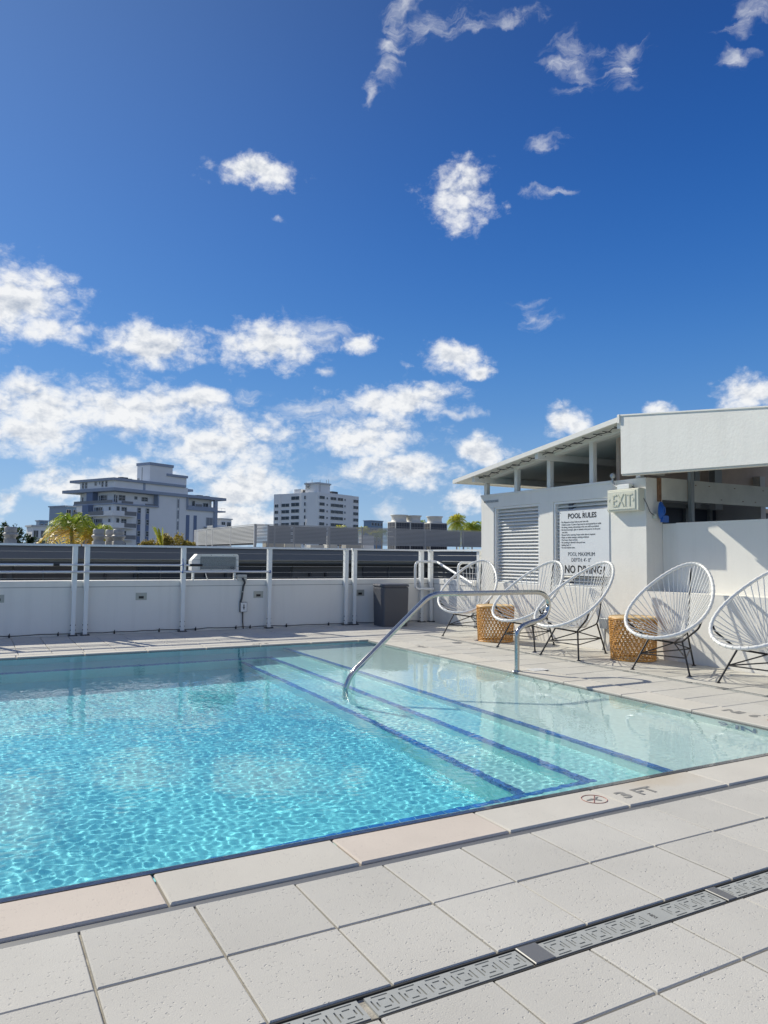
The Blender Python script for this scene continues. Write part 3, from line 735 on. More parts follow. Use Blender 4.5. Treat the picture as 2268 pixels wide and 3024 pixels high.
railing('cable railing bay at the far left, before the first pair of close posts', [-1.25, -.07, 1.108], -2.4, 1.165)
railing('cable railing bay with the speaker behind it, between the two pairs of posts', [1.247, 2.431, 3.619, 4.799], 1.19, 4.855)
railing('short cable railing bay above the charcoal bin', [4.938, 6.097], 4.88, 6.17)
rl = thing('cable_railing', 'last cable railing bay running back to the white building corner', 'railing', (6.267, YP, 0), 0, 'cable railing bays on the parapet')
link('post', post_me, rl, (0, 0, 0)); link('base_plate', base_me, rl, (0, 0, 0))
ep = link('post', post_me, rl, (0.07, -1.14, 0)); ep.rotation_euler = (0, 0, R(-86))
link('base_plate', base_me, rl, (.07, -1.14, 0))
for z in (.13, .20, .5): bq = link('bolt', bolt_me, rl, (.045, -1.14, z)); bq.rotation_euler = (0, R(-90), 0)
MB().prism([(-.06, -.026, 1.09), (-.06, .03, 1.09), (.05, .03, 1.09), (.105, -1.42, 1.09), (.045, -1.42, 1.09), (-.005, -.03, 1.09)], (0, 0, .0255)).build('top_rail', M_steel_w, rl)
for z in (.70, .768, .85, .938, 1.025): MB().tube([(.02, .02, z), (.075, -1.40, z)], .0026, 6).build('cable', M_cable, rl)

# wall-side handrails of the stair
def handrail(label, pts, rr, r=.019):
    t_ = thing('handrail', label, 'handrail', pts[0], 0, 'white stair handrails by the far corner')
    q = [tuple(Vector(p) - Vector(pts[0])) for p in pts]
    MB().tube(rounded(q, rr, 7), r, 12).build('rail_tube', M_steel_w, t_)
    return t_


h1 = handrail('white looped handrail sloping down from the far pair of posts', [(6.24, 9.70, .512), (5.915, 9.70, .512), (5.915, 9.70, .93), (6.30, 9.70, .93), (6.20, 8.62, .63)], [.07, .09, .05])
for (x, y, z) in ((6.22, 9.70, .90), ):
    MB().tube(rounded([(x - 6.24, 0, z - .512 + .02), (x - 6.24, 0, z - .512 - .05), (x - 6.24 - .03, .07, z - .512 - .05)], .02), .008, 8).build('bracket', M_steel_w, h1)
h2 = handrail('white looped handrail hooked to the last post behind the first chair', [(6.22, 8.80, .40), (6.085, 8.80, .46), (6.085, 8.80, .925), (6.34, 8.76, .925)], [.06, .09])
MB().tube(rounded([(.07, -.02, .52), (.07, -.02, .45), (.10, -.02, .45)], .015), .008, 8).build('bracket', M_steel_w, h2)

# things hung on the railing
def tele_pole(name, label, z, x0, x1, parts):
    t_ = thing(name, label, 'pole', (x0, YP - .04, z), 0, 'telescopic pool poles tied to the railing')
    for (a, b, r, m, nm_) in parts: MB().tube([(a - x0, 0, 0), (b - x0, 0, 0)], r, 12).build(nm_, m, t_)


tele_pole('pool_pole', 'upper silver telescopic pool pole ending in a black grip before the speaker', .864, -2.2, 2.66, [(-2.2, .86, .0155, M_alu, 'outer_tube'), (.86, .93, .019, M_black, 'lock_collar'), (.93, 2.53, .0125, M_alu, 'inner_tube'), (2.50, 2.665, .0165, M_black, 'grip')])
tele_pole('pool_pole', 'lower silver pool pole lying across the railing posts under the speaker', .777, -2.2, 3.62, [(-2.2, 3.60, .0145, M_alu, 'outer_tube'), (3.60, 3.63, .0165, M_alu, 'end_cap')])
for x, z0, z1, lb in ((2.405, .758, .95, 'long blue strap tying both poles to the post left of the speaker'), (3.60, .755, .80, 'short blue strap at the end of the lower pole')):
    st_ = thing('strap', lb, 'strap', (x, YP - .06, z0), 0, 'blue straps on the railing')
    MB().tube([(0, 0, 0), (.004, -.012, (z1 - z0) * .4), (-.002, 0, z1 - z0)], .005, 6).tube([(0, 0, .01), (.02, .02, .012), (.02, .06, .012), (-.02, .06, .012), (-.02, .02, .012), (0, 0, .01)], .004, 6).build('band', M_blue, st_)

# speaker behind the railing
sp = thing('speaker', 'white outdoor loudspeaker with a grey grille standing on thin legs on the parapet', 'speaker', (2.56, 9.95, .665))
MB().prism([(.0, -.05, .13), (.0, -.05, .26), (.075, -.05, .345), (.62, -.05, .35), (.64, -.05, .33), (.645, -.05, .12), (.03, -.05, .12)], (0, .16, 0)).build('case', M_speaker, sp)
gq = MB().cbox((.115, -.012, 0), (.60, 0, .17), .002); o = gq.build('grille', M_grille, sp); o.location = (0, -.05, .142)
MB().box((.085, -.058, .135), (.63, -.0505, .142)).box((.085, -.058, .325), (.63, -.0505, .335)).box((.085, -.058, .142), (.094, -.0505, .325)).box((.618, -.058, .142), (.63, -.0505, .325)).build('grille_frame', M_speaker, sp)
MB().tube([(.548 + .018 * math.cos(a), -.066, .165 + .018 * math.sin(a)) for a in [i * .5 for i in range(13)]], .0035, 6, True).build('emblem', M_black, sp)
for x in (.02, .59): MB().box((x, -.02, 0), (x + .025, .02, .125)).build('leg', M_steel_w, sp)
MB().tube([(.2, -.01, .12), (.205, -.01, .07), (.23, -.01, 0)], .006, 6).build('cable', M_speaker, sp)
for x in (.12, .26, .42, .57):
    for z in (.138, .330): o = link('bolt', bolt_me, sp, (x, -.058, z)); o.rotation_euler = (R(90), 0, 0); o.scale = (.6, .6, .5)

# junction box, conduit, outlet
jb = thing('junction_box', 'grey junction box on the parapet edge with a dark conduit bending down the wall', 'electrical box', (3.245, YWALL, .66))
MB().cbox((-.06, -.03, -.005), (.06, .06, .075), .004).build('box', M_grey_box, jb)
MB().tube(rounded([(0, -.034, .03), (.03, -.045, -.03), (.012, -.03, -.08), (-.006, -.022, -.25), (-.02, -.022, -.30)], .02), .014, 10).build('conduit', M_darkmetal, jb)
MB().tube([(.004, -.022, -.148), (.001, -.022, -.165)], .019, 10).build('coupling', M_lamp, jb)
ol = thing('outlet_cover', 'white weatherproof outlet cover on the parapet with a black lead below it', 'outlet', (3.267, YWALL, .295))
MB().cbox((-.05, -.03, -.067), (.05, 0, .067), .004).build('back_box', M_darkmetal, ol)
MB().cbox((-.043, -.0, -.062), (.043, .012, .062), .003).build('cover', M_speaker, ol).matrix_world = Matrix.Translation((3.267, YWALL - .03, .295)) @ Matrix.Identity(4)
for ch in list(ol.children):
    if ch.name.startswith('cover'): ch.location = (0, -.042, 0); ch.matrix_parent_inverse = Matrix.Identity(4)
MB().box((-.006, -.045, -.03), (.006, -.041, .035)).box((-.014, -.045, -.008), (.014, -.0412, .0)).build('hinge', M_darkmetal, ol)
MB().tube([(-.008, -.02, -.067), (-.006, -.022, -.2), (.002, -.03, -.295)], .008, 8).build('lead', M_rubber, ol)

# step lights
for x, lb in ((.285, 'recessed step light at the far left of the parapet'), (1.917, 'recessed step light between the double posts and the speaker post'), (3.484, 'recessed step light right of the outlet, beside a railing post'), (5.061, 'recessed step light between the last double post and the charcoal bin'), (-1.35, 'recessed step light on the parapet left of all the others')):
    sl_ = thing('step_light', lb, 'wall light', (x, YWALL, .462), 0, 'recessed step lights along the parapet')
    MB().cbox((-.068, -.046, 0), (.068, .046, .006), .002).build('face_plate', M_lamp, sl_).rotation_euler = (R(90), 0, 0)
    MB().box((-.032, -.0068, -.028), (.030, -.0061, .004)).build('lens', M_black, sl_)
    MB().box((-.034, -.012, .004), (.032, -.006, .008)).build('hood', M_lamp, sl_)

# cable clipped along the foot of the wall
pts = []; xx = -2.5
while xx < 6.2: pts.append((xx, YWALL - .008 - abs(rnd.gauss(0, .004)), .018 + abs(rnd.gauss(0, .006)))); xx += .12
gc = thing('ground_cable', 'thin black cable clipped along the foot of the parapet', 'cable', (0, 0, 0))
MB().tube(pts, .0045, 6).build('cable', M_rubber, gc)
for x in (.42, .95, 1.6, 2.15, 2.62, 3.17, 3.37, 3.9, 4.55, 5.0): MB().cbox((x - .008, YWALL - .02, 0), (x + .008, YWALL, .035), .002).tube([(x, YWALL - .014, .03), (x + .004, YWALL - .016, .05)], .005, 6).build('clip', M_rubber, gc)

# charcoal bin
bn = thing('storage_bin', 'charcoal wicker-look square bin standing against the parapet', 'bin', (5.36, 9.47, 0), R(-6))


def tbox(mb, x0, y0, x1, y1, z0, z1, t0, r, k=5):
    """rounded, tapered box"""
    for zz in (0,): pass
    ring = lambda sx, z: [(cx + r * math.cos(a), cy + r * math.sin(a), z) for cx, cy, a0 in ((x1 * sx - r, y1 * sx - r, 0), (x0 * sx + r, y1 * sx - r, 90), (x0 * sx + r, y0 * sx + r, 180), (x1 * sx - r, y0 * sx + r, 270)) for a in [R(a0 + 90 * i / k) for i in range(k + 1)]]
    lo = ring(t0, z0); hi = ring(1, z1 - .02); cap = ring(.965, z1); n = len(lo)
    mb.add(lo + hi + cap, [(i, (i + 1) % n, n + (i + 1) % n, n + i) for i in range(n)] + [(n + i, n + (i + 1) % n, 2 * n + (i + 1) % n, 2 * n + i) for i in range(n)] + [tuple(range(2 * n, 3 * n)), tuple(reversed(range(n)))])


b = MB(); tbox(b, -.205, -.20, .205, .20, 0, .565, .95, .035); b.build('bin_body', M_bin, bn)
b = MB(); tbox(b, -.212, -.207, .212, .207, .57, .605, 1, .04); b.build('lid', M_bin, bn)

# ------------------------------------------------------------------ pool handrail
ph = thing('pool_handrail', 'bent stainless steel grab rail rising from the pool steps to the deck', 'handrail', (4.222, 5.20, 0))
P_ = [(4.222, 0), (4.222, .31), (4.33, .405), (4.50, .455), (4.585, .57), (4.515, .675), (4.40, .692), (3.37, .692), (2.60, .055), (2.548, -.06), (2.548, -.44)]
raw = [(x - 4.222, 0, z) for x, z in P_]
pth = [Vector(raw[0])] + arc(Vector((0, 0, .385)), raw[1], (.135, 0, .418), 8)
pth += arc(Vector((.362, 0, .485)), (.26, 0, .444), (.363, 0, .57), 8)
pth += arc(Vector((.362, 0, .692)), (.363, 0, .572), (.20, 0, .692), 10)
pth += arc(Vector((-.90, 0, .692)), (-.80, 0, .692), (-.975, 0, .632), 8)
pth += arc(Vector((-1.674, 0, .045)), (-1.58, 0, .125), (-1.674, 0, -.08), 8) + [Vector((-1.674, 0, -.445))]
pr_ = MB().tube(pth, .0215, 18).build('rail_tube', M_steel, ph)
MB().lathe([(.045, .0), (.045, .004), (.03, .010), (.024, .010)], 20, (0, 0, .004)).build('escutcheon', M_steel, ph)

# ------------------------------------------------------------------ white building
bd = thing('pool_building', 'white building with louvred openings, corner pillar and sloping roof beside the pool', 'building', (XW, 8.26, 0))


def Bm(mb, name, m, parent=bd):
    for i, v in enumerate(mb.v): mb.v[i] = (v[0] - XW, v[1] - 8.26, v[2])
    return mb.build(name, m, parent)


XB = XW + .24                   # thickness of the front
Y0, Y1 = 2.2, 8.26
Bm(MB().box((XW, Y0, -.3), (XB, 8.24, .668)), 'low_wall', M_stucco)
Bm(MB().box((XW, 5.865, .668), (XB, 5.925, 1.67)).box((XW, 5.41, .668), (XB, 5.865, 1.845)), 'pillar', M_stucco)
# pier between the louvres, end pier
Bm(MB().box((XW + .002, 6.825, .668), (XB, 7.068, 1.67)), 'pier', M_paint)
Bm(MB().box((XW + .001, 7.985, .668), (XB, 8.259, 1.67)).box((XW + .30, 8.0, 0), (XW + 2.5, 8.255, 1.85)), 'pier', M_paint)
Bm(MB().box((XW, 5.867, 1.67), (XB, 8.26, 1.832)), 'lintel', M_paint)
Bm(MB().cbox((XW - .012, 5.87, 1.826), (XB, 8.262, 1.852), .003), 'sill_ledge', M_paint)
# louvre frames and slats
for (ya, yb, nm) in ((7.072, 7.980, 'a'), (5.928, 6.822, 'b')):
    fr = MB(); w = .028
    x0, x1 = XW + .012, XW + .10
    fr.box((x0, ya, .668), (x1, ya + w, 1.668)); fr.box((x0, yb - w, .668), (x1, yb, 1.668)); fr.box((x0, ya + w, 1.645), (x1, yb - w, 1.668)); fr.box((x0, ya + w, .669), (x1, yb - w, .682))
    f_o = Bm(fr, 'louvre_frame', M_louvre)
    sm_ = MB().prism([(0, 0, 0), (.003, 0, -.003), (.046, 0, .031), (.044, 0, .035), (0, 0, .005)], (0, yb - ya - 2 * w, 0)).mesh('louvre_slat', M_louvre)
    z = .690
    while z < 1.61:
        o = link('louvre_slat', sm_, f_o, (.045 + 0, ya + w - 8.26, z)); z += .0435
    Bm(MB().box((XW + .115, ya, .668), (XW + .12, yb, 1.668)), 'louvre_backing', M_paint)
# clerestory posts
for ya, yb in ((8.165, 8.225), (7.515, 7.575), (6.89, 6.95), (6.175, 6.235), (5.50, 5.56)):
    zt = 2.071 + .13 * (8.53 - ya) - .05
    Bm(MB().box((XW + .02, ya, 1.852), (XW + .075, yb, zt)), 'clerestory_post', M_paint)
# roof: pitched sheet, edge board, rafters
sl_ = .13
zr = lambda y: 2.071 + sl_ * (8.53 - y)
YR = 5.465
XE = 5.80
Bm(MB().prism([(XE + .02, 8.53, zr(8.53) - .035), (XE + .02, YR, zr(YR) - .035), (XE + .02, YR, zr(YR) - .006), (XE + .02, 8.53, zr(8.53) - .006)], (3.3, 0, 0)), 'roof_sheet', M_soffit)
Bm(MB().prism([(XE, 8.535, zr(8.535) - .052), (XE, YR, zr(YR) - .052), (XE, YR, zr(YR)), (XE, 8.535, zr(8.535))], (.022, 0, 0)), 'edge_board', M_paint)
Bm(MB().box((XE + .023, 8.512, zr(8.53) - .050), (9.0, 8.535, zr(8.53) - .001)), 'end_board', M_paint)
for y in (8.12, 6.84, 5.52):
    Bm(MB().box((XE + .05 if y != 5.52 else XE + .03, y - .028, zr(y) - .115), (9.0, y + .028, zr(y) - .036)), 'rafter', M_paint)
Bm(MB().box((XW + .018, YR, zr(YR) - .12), (XW + .102, YR + .02, zr(YR) - .036)).prism([(XW + .018, 8.24, zr(8.24) - .062), (XW + .018, YR + .02, zr(YR) - .062), (XW + .018, YR + .02, zr(YR) - .036), (XW + .018, 8.24, zr(8.24) - .036)], (.084, 0, 0)), 'wall_plate', M_paint)
# twisted light string under the eave
ls = thing('light_string', 'thin dark wire with clips sagging under the roof edge', 'string lights', (XE + .13, 8.2, 0))
pts = []; n = 90
for i in range(n + 1):
    y = 8.2 - (8.2 - 5.45) * i / n
    pts.append((.012 * math.sin(i * 1.9), y - 8.2, zr(y) - .058 - .008 * (1 + math.sin(i * .9))))
MB().tube(pts, .0045, 5).build('wire', M_darkmetal, ls)
for i in range(4, n, 5):
    p = pts[i]; MB().tube([(p[0] - .03, p[1] + .03, p[2] + .012), (p[0] + .03, p[1] - .045, p[2] - .004)], .0055, 5).build('clip', M_darkmetal, ls)
# tall fascia of the canopy over the bar, with its roof
fy0, fy1 = 5.46, 2.0
zt_ = lambda y: 2.466 - .118 * (5.46 - y)
zb_ = lambda y: 1.865 - .0366 * (5.46 - y)
Bm(MB().prism([(XE - .012, fy0, zb_(fy0)), (XE - .012, fy1, zb_(fy1)), (XE - .012, fy1, zt_(fy1)), (XE - .012, fy0, zt_(fy0))], (.07, 0, 0)), 'fascia', M_stucco)
Bm(MB().prism([(XE - .022, fy0 + .006, zt_(fy0) + .001), (XE - .022, fy1, zt_(fy1) + .001), (XE - .022, fy1, zt_(fy1) + .014), (XE - .022, fy0 + .006, zt_(fy0) + .014)], (.10, 0, 0)), 'fascia_cap', M_paint)
Bm(MB().prism([(XE - .004, fy0 - .004, zb_(fy0) - .016), (XE - .004, fy1, zb_(fy1) - .016), (XE - .004, fy1, zb_(fy1) - .001), (XE - .004, fy0 - .004, zb_(fy0) - .001)], (.085, 0, 0)), 'drip_edge', M_board)
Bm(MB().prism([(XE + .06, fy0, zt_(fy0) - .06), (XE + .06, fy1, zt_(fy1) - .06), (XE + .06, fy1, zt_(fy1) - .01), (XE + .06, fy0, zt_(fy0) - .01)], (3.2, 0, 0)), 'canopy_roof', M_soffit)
Bm(MB().cbox((XE - .03, 5.4615, zr(5.47) - .075), (XE + .05, 5.49, zr(5.47) + .012), .003), 'edge_clip', M_paint)
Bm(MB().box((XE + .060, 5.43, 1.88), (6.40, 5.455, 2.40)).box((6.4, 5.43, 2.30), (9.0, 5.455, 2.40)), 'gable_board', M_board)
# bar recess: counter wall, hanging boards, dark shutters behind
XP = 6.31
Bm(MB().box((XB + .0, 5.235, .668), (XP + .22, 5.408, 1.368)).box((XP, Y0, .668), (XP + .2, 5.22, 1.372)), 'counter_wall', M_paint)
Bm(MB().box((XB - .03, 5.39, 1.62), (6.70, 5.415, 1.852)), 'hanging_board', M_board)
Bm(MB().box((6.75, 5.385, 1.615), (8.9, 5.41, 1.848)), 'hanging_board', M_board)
Bm(MB().box((XB - .078, 5.388, 1.60), (XB - .032, 5.409, 1.85)), 'board_end', M_wood)
Bm(MB().box((6.702, 5.34, .67), (6.748, 5.385, 2.30)), 'steel_post', M_mull)
for i in range(5):
    for z in (1.66, 1.80):
        Bm(MB().lathe([(.006, 0), (.006, .003)], 6, (0, 0, 0)).add([], []), 'nail', M_wood).location = (6.5 + i * .43 + rnd.uniform(-.05, .05) - XW + XW, 0, 0) if False else (0, 0, -50)
for o in [q for q in bd.children if q.name.startswith('nail')]: bpy.data.objects.remove(o)
for i in range(7):
    mbn = MB().cbox((-.008, -.004, -.004), (.012, 0, .004), .001)
    o = mbn.build('nail_mark', M_wood, bd); o.location = (.78 + i * .19 + rnd.uniform(-.05, .05), 5.385 - 8.26, 1.66 + rnd.choice((0, .08, .14)))
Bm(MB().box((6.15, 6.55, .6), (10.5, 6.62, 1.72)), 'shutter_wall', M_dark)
for x in (6.45, 6.60, 7.02, 7.55, 8.05, 8.52, 8.98, 9.5): Bm(MB().box((x, 6.50, .6), (x + .045, 6.55, 1.70)), 'mullion', M_mull)
Bm(MB().box((6.15, 6.50, 1.66), (10.5, 6.55, 1.72)), 'mullion', M_mull)
Bm(MB().box((XW + .25, 6.0, 1.72), (10.5, 6.05, 2.5)), 'back_wall', M_brown)
Bm(MB().box((7.35, 5.80, 1.6), (7.43, 5.88, 2.45)).box((7.75, 5.84, 1.6), (7.88, 5.92, 2.45)), 'column', M_mull)
# rooms behind the louvre screen, seen over the sill
Bm(MB().box((8.7, 5.9, 0), (8.8, 10.5, 2.06)).box((XW + .26, 8.26, -.3), (8.7, 8.30, .6)), 'rear_wall', mat('pale_rear_wall', (.62, .58, .54), .8, var=.03))
Bm(MB().box((7.6, 6.4, 1.80), (8.68, 6.46, 1.90)).box((7.2, 7.3, 1.86), (8.68, 7.34, 1.93)), 'cross_beam', M_paint)
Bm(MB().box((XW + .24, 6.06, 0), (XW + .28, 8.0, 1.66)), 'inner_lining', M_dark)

# lettering RESTROOMS with arrow
lt = thing('restroom_sign', 'small raised RESTROOMS lettering with a left arrow on the lintel', 'sign', (XW, 8.2, 1.745))
stamp(text_mesh('RESTROOMS', .045, 'lettering', M_grey_box, .004, sx=1.05, bold=.0006), 'lettering', lt, (-.004, -.055, -.006), (0, -1, 0), (0, 0, 1))
MB().prism([(0, 0, .01), (0, -.032, .026), (0, -.032, -.006)], (-.006, 0, 0)).build('arrow', M_darkmetal, lt)

# pool rules sign
sg = thing('pool_rules_sign', 'pale POOL RULES board screwed over the right-hand louvre', 'sign', (XW, 6.70, .80))
sy0, sy1 = 0, -.785     # reading direction is -y
MB().cbox((0, 0, 0), (.785, .75, .006), .002).build('panel', M_sign, sg).matrix_local = Matrix(((0, 0, -1, -.002), (-1, 0, 0, 0), (0, 1, 0, 0), (0, 0, 0, 1)))


def sign_text(txt, size, s, z, sx=1.0, bold=0.0):
    stamp(text_mesh(txt, size, 'lettering', M_text, .0004, sx=sx, bold=bold), 'lettering', sg, (-.0092, -s, z), (0, -1, 0), (0, 0, 1))


sign_text('POOL RULES', .082, .142, .662, .98, .0022)
LINES = ['No lifeguard on duty. Swim at your own risk.', 'Children under 12 years of age must be accompanied by an adult.', 'No diving, running, and jumping in this area will be permitted.', 'No food, beverages, glass or animals in the pool or on the pool', '   wet deck.', 'Shower before entering. Proper swim attire is required.', 'Plastic or similar matting is strictly prohibited.', 'Pool hours: Dawn to Dusk.', 'No smoking is allowed in the pool area.', 'Bathing load: 11.', 'Do not swallow water.']
for i, tx in enumerate(LINES): sign_text(('' if tx.startswith('   ') else '\u2022 ') + tx, .0285, .022, .612 - i * .0297, .84, -.0001)
sign_text('POOL MAXIMUM', .066, .140, .226, .86, -.0004)
sign_text("DEPTH: 4'- 0\"", .064, .195, .160, .86, -.0004)
sign_text('NO DIVING', .126, .082, .030, .90, .0030)
for s_, z_ in ((.02, .73), (.765, .73), (.02, .02), (.765, .02), (.39, .735), (.39, .012)):
    o = link('screw', bolt_me, sg, (-.007, -s_, z_)); o.rotation_euler = (0, R(-90), 0); o.scale = (.7, .7, .5)

# exit sign with its conduit
ex = thing('exit_sign', 'cream EXIT sign box mounted on the white corner pillar', 'exit sign', (XW, 5.43, 1.50))
b = MB(); b.cbox((0, 0, 0), (.435, .235, .085), .008); o = b.build('housing', M_exit, ex); o.matrix_local = Matrix(((0, 0, -1, -.001), (-1, 0, 0, .435), (0, 1, 0, 0), (0, 0, 0, 1)))
b = MB(); b.cbox((.02, .02, 0), (.395, .215, .008), .004); o = b.build('face', M_exit, ex); o.matrix_local = Matrix(((0, 0, -1, -.085), (-1, 0, 0, .435), (0, 1, 0, 0), (0, 0, 0, 1)))
stamp(text_mesh('EXIT', .19, 'lettering', M_exit2, .003, sx=.72, bold=-.0005), 'lettering', ex, (-.095, .355, .052), (0, -1, 0), (0, 0, 1))
MB().tube([(-.094, .075, .135), (-.094, .055, .118), (-.094, .075, .100)], .004, 6).build('arrow', M_exit2, ex)
MB().tube([(-.094, .385, .135), (-.094, .400, .118), (-.094, .385, .100)], .003, 6).build('arrow', M_exit2, ex)
MB().cbox((-.075, .14, .238), (-.005, .30, .288), .004).build('canopy_box', M_steel_w, ex)
MB().tube(rounded([(-.04, .30, .268), (-.04, .37, .28), (-.04, .40, .335), (-.04, .395, .375)], .03), .011, 10).build('conduit', M_grey_box, ex)
MB().lathe([(.022, 0), (.03, .015), (.03, .04), (.012, .055)], 14, (-.04, .395, .37)).build('conduit_head', M_grey_box, ex)
MB().tube(rounded([(-.03, .15, .27), (-.02, .04, .20), (.0, -.035, .06), (.03, -.045, -.02), (.12, -.045, -.06)], .03), .004, 6).build('wire', M_darkmetal, ex)

# blue hose reel hanging beside the pillar
hr = thing('hose_coil', 'bright blue coiled strap hanging beside the pillar over the counter', 'hose', (6.29, 5.33, 1.40))
for k in range(4): MB().tube([(-.06 + (.030 - .005 * k) * math.sin(a), .01 - k * .012, .10 + (.085 - .016 * k) * math.cos(a)) for a in [i * math.pi / 10 for i in range(20)]], .010, 8, True).build('coil', M_hose, hr)
MB().cbox((-.06, -.02, -.02), (.02, .02, .05), .006).build('tail', M_hose, hr)
bx = tag(MB().cbox((-.03, -.02, 0), (.03, .02, .055), .004).build('outlet_box', M_exit), 'small cream outlet box under the blue coil by the pillar', 'outlet'); bx.location = (6.21, 5.385, 1.415)

# box with bent conduit low on the wall between the chairs
eb = thing('electrical_box', 'grey electrical box with a bent conduit low on the wall beside the nearer rattan table', 'electrical box', (XW, 5.97, .24))
MB().cbox((-.05, -.055, 0), (0, .055, .11), .004).build('box', M_grey_box, eb)
MB().tube(rounded([(-.025, 0, 0), (-.025, 0, -.10), (-.02, .04, -.24)], .05), .011, 10).build('conduit', M_grey_box, eb)

# ------------------------------------------------------------------ chairs
RS0, RZ0, RTH, RA, RB, RE, RBD = .262, .631, .635, .539, .352, -.245, .010
FWD, FDP = .264, .671


def ringp(phi, rin=1.0):
    q = RA * math.cos(phi) * rin; t_ = RB * math.sin(phi) * (1 + RE * math.cos(phi)) * rin
    bend = RBD * (q / RA) ** 2
    return Vector((RS0 + q * math.cos(RTH) - bend * math.sin(RTH), t_, RZ0 + q * math.sin(RTH) + bend * math.cos(RTH)))


HUB = Vector((.30, 0, .295))


def make_chair(label):
    t_ = thing('acapulco_chair', label, 'chair', (0, 0, 0), 0, 'white string chairs lined up along the wall')
    MB().tube([ringp(2 * math.pi * i / 72) for i in range(72)], .0145, 10, True).build('ring', M_cord, t_)
    # inner hoop where all the cords gather
    hoop = [HUB + Vector((.055 * math.cos(a), .055 * math.sin(a), .004 * math.cos(a))) for a in [2 * math.pi * i / 24 for i in range(24)]]
    MB().tube(hoop, .0055, 6, True).build('hoop', M_cord, t_)
    cords = MB(); n = 46
    for i in range(n):
        ph_ = 2 * math.pi * (i + .5) / n
        a = ringp(ph_)
        # bind each cord on the ring, then lead it in a slightly hanging line to the hoop
        d = a - HUB; an = math.atan2(d.y, d.x); e = HUB + Vector((.055 * math.cos(an), .055 * math.sin(an), 0))
        sag = .010 + .006 * math.sin(i * 2.7)
        cords.tube([a.lerp(e, q) - Vector((0, 0, sag * 4 * q * (1 - q))) for q in (0, .2, .4, .6, .8, 1)], .0036, 6, caps=False)
    for i in range(n):   # wraps round the ring
        a = ringp(2 * math.pi * (i + .5) / n); b = ringp(2 * math.pi * (i + .5) / n + .03)
        cords.tube([a - (b - a) * .6, b], .0172, 8)
    tag(cords.build('seat_cords', M_cord, t_), kind='stuff')
    r = .0085
    hub = Vector((.27, 0, .243))
    fl, fr_, rr = Vector((0, FWD, 0)), Vector((0, -FWD, 0)), Vector((FDP, 0, 0))
    ka, kb, kc = Vector((.10, .155, .278)), Vector((.10, -.155, .278)), Vector((.545, 0, .315))
    for foot, kn, nm in ((fl, ka, 'leg'), (fr_, kb, 'leg'), (rr, kc, 'leg')):
        MB().tube([kn, foot + Vector((0, 0, .006))], r, 8).lathe([(.020, 0), (.020, .006), (.010, .010)], 12, foot).build(nm, M_black, t_)
    A = ringp(R(118)); Bq = ringp(R(242))
    for side_, kn, q in ((1, ka, A), (-1, kb, Bq)):
        MB().tube(rounded([hub, kn, Vector((q.x, q.y * .93, q.z - .075)), q - Vector((0, 0, .012))], .03, 5), r, 8).build('seat_arm', M_black, t_)
    top = ringp(0, .93)
    MB().tube(rounded([hub, kc, Vector((.60, .01, .45)), Vector((top.x + .025, .02, top.z - .02))], .04, 5), .0075, 8).build('back_stay', M_black, t_)
    z = .52
    pa, pb, pc = fl.lerp(ka, z), fr_.lerp(kb, z), rr.lerp(kc, z)
    MB().tube([pa, pb], .0058, 6).build('stretcher', M_black, t_)
    for p in (pa, pb, pc): MB().tube([p, hub], .0058, 6).build('stretcher', M_black, t_)
    MB().tube([pb, pc], .0058, 6).tube([pa, pc], .0058, 6).build('stretcher', M_black, t_)
    return t_


POSE = [(5.39, 7.715, .541, 'white string chair farthest away, at the railing end of the row'), (5.246, 6.481, .186, 'white string chair just right of the farther rattan table'), (5.209, 5.753, .042, 'white string chair before the NO DIVING line of the sign'), (5.33, 4.60, .252, 'white string chair behind which the nearer rattan table shows'), (5.345, 3.752, .076, 'white string chair cut off by the picture edge, nearest of the row')]
c0 = make_chair(POSE[0][3])
for i, (x, y, a, lb) in enumerate(POSE):
    if i == 0: c0.location = (x, y, 0); c0.rotation_euler = (0, 0, a)
    else: copy_tree(c0, (x, y, 0), a, lb)

# ------------------------------------------------------------------ rattan drum tables
def make_table(label, r_, h_):
    t_ = thing('rattan_table', label, 'side table', (0, 0, 0), 0, 'round rattan drum tables')
    w_ = MB(); n = 32; lv = 15
    prof = lambda z: r_ * (.93 + .07 * min(1, z / h_ * 1.15))
    for sgn in (1, -1):
        for i in range(n):
            pts = []
            for j in range(lv + 1):
                z = .012 + (h_ - .03) * j / lv; a = 2 * math.pi * i / n + sgn * 1.05 * j / lv
                rr = prof(z) + (.0022 if (i + j) % 2 else -.0022) * sgn
                pts.append((rr * math.cos(a), rr * math.sin(a), z))
            w_.tube(pts, .0048, 5, caps=False)
    for j in range(0, 22):
        z = .012 + (h_ - .03) * j / 21
        w_.tube([((prof(z) + .001) * math.cos(a), (prof(z) + .001) * math.sin(a), z) for a in [2 * math.pi * i / 40 for i in range(40)]], .0032, 4, True)
    tag(w_.build('woven_side', M_rattan, t_), kind='stuff')
    for z in (.008, h_ - .022):
        MB().tube([(prof(z) * math.cos(a), prof(z) * math.sin(a), z) for a in [2 * math.pi * i / 40 for i in range(40)]], .0085, 8, True).build('hoop', M_rattan, t_)
    tp = MB()
    for k in range(14):
        rr = r_ - .004 - k * (r_ / 14.5)
        tp.tube([(rr * math.cos(a), rr * math.sin(a), h_ - .012) for a in [2 * math.pi * i / 40 for i in range(40)]], .0088, 6, True)
    tp.build('table_top', M_rattan_top, t_)
    return t_


tb1 = make_table('honey rattan drum table between the first two string chairs', .222, .435); tb1.location = (5.545, 7.235, 0)
tb2 = make_table('honey rattan drum table between the sign and the second-nearest string chair', .228, .43); tb2.location = (5.80, 5.335, 0)

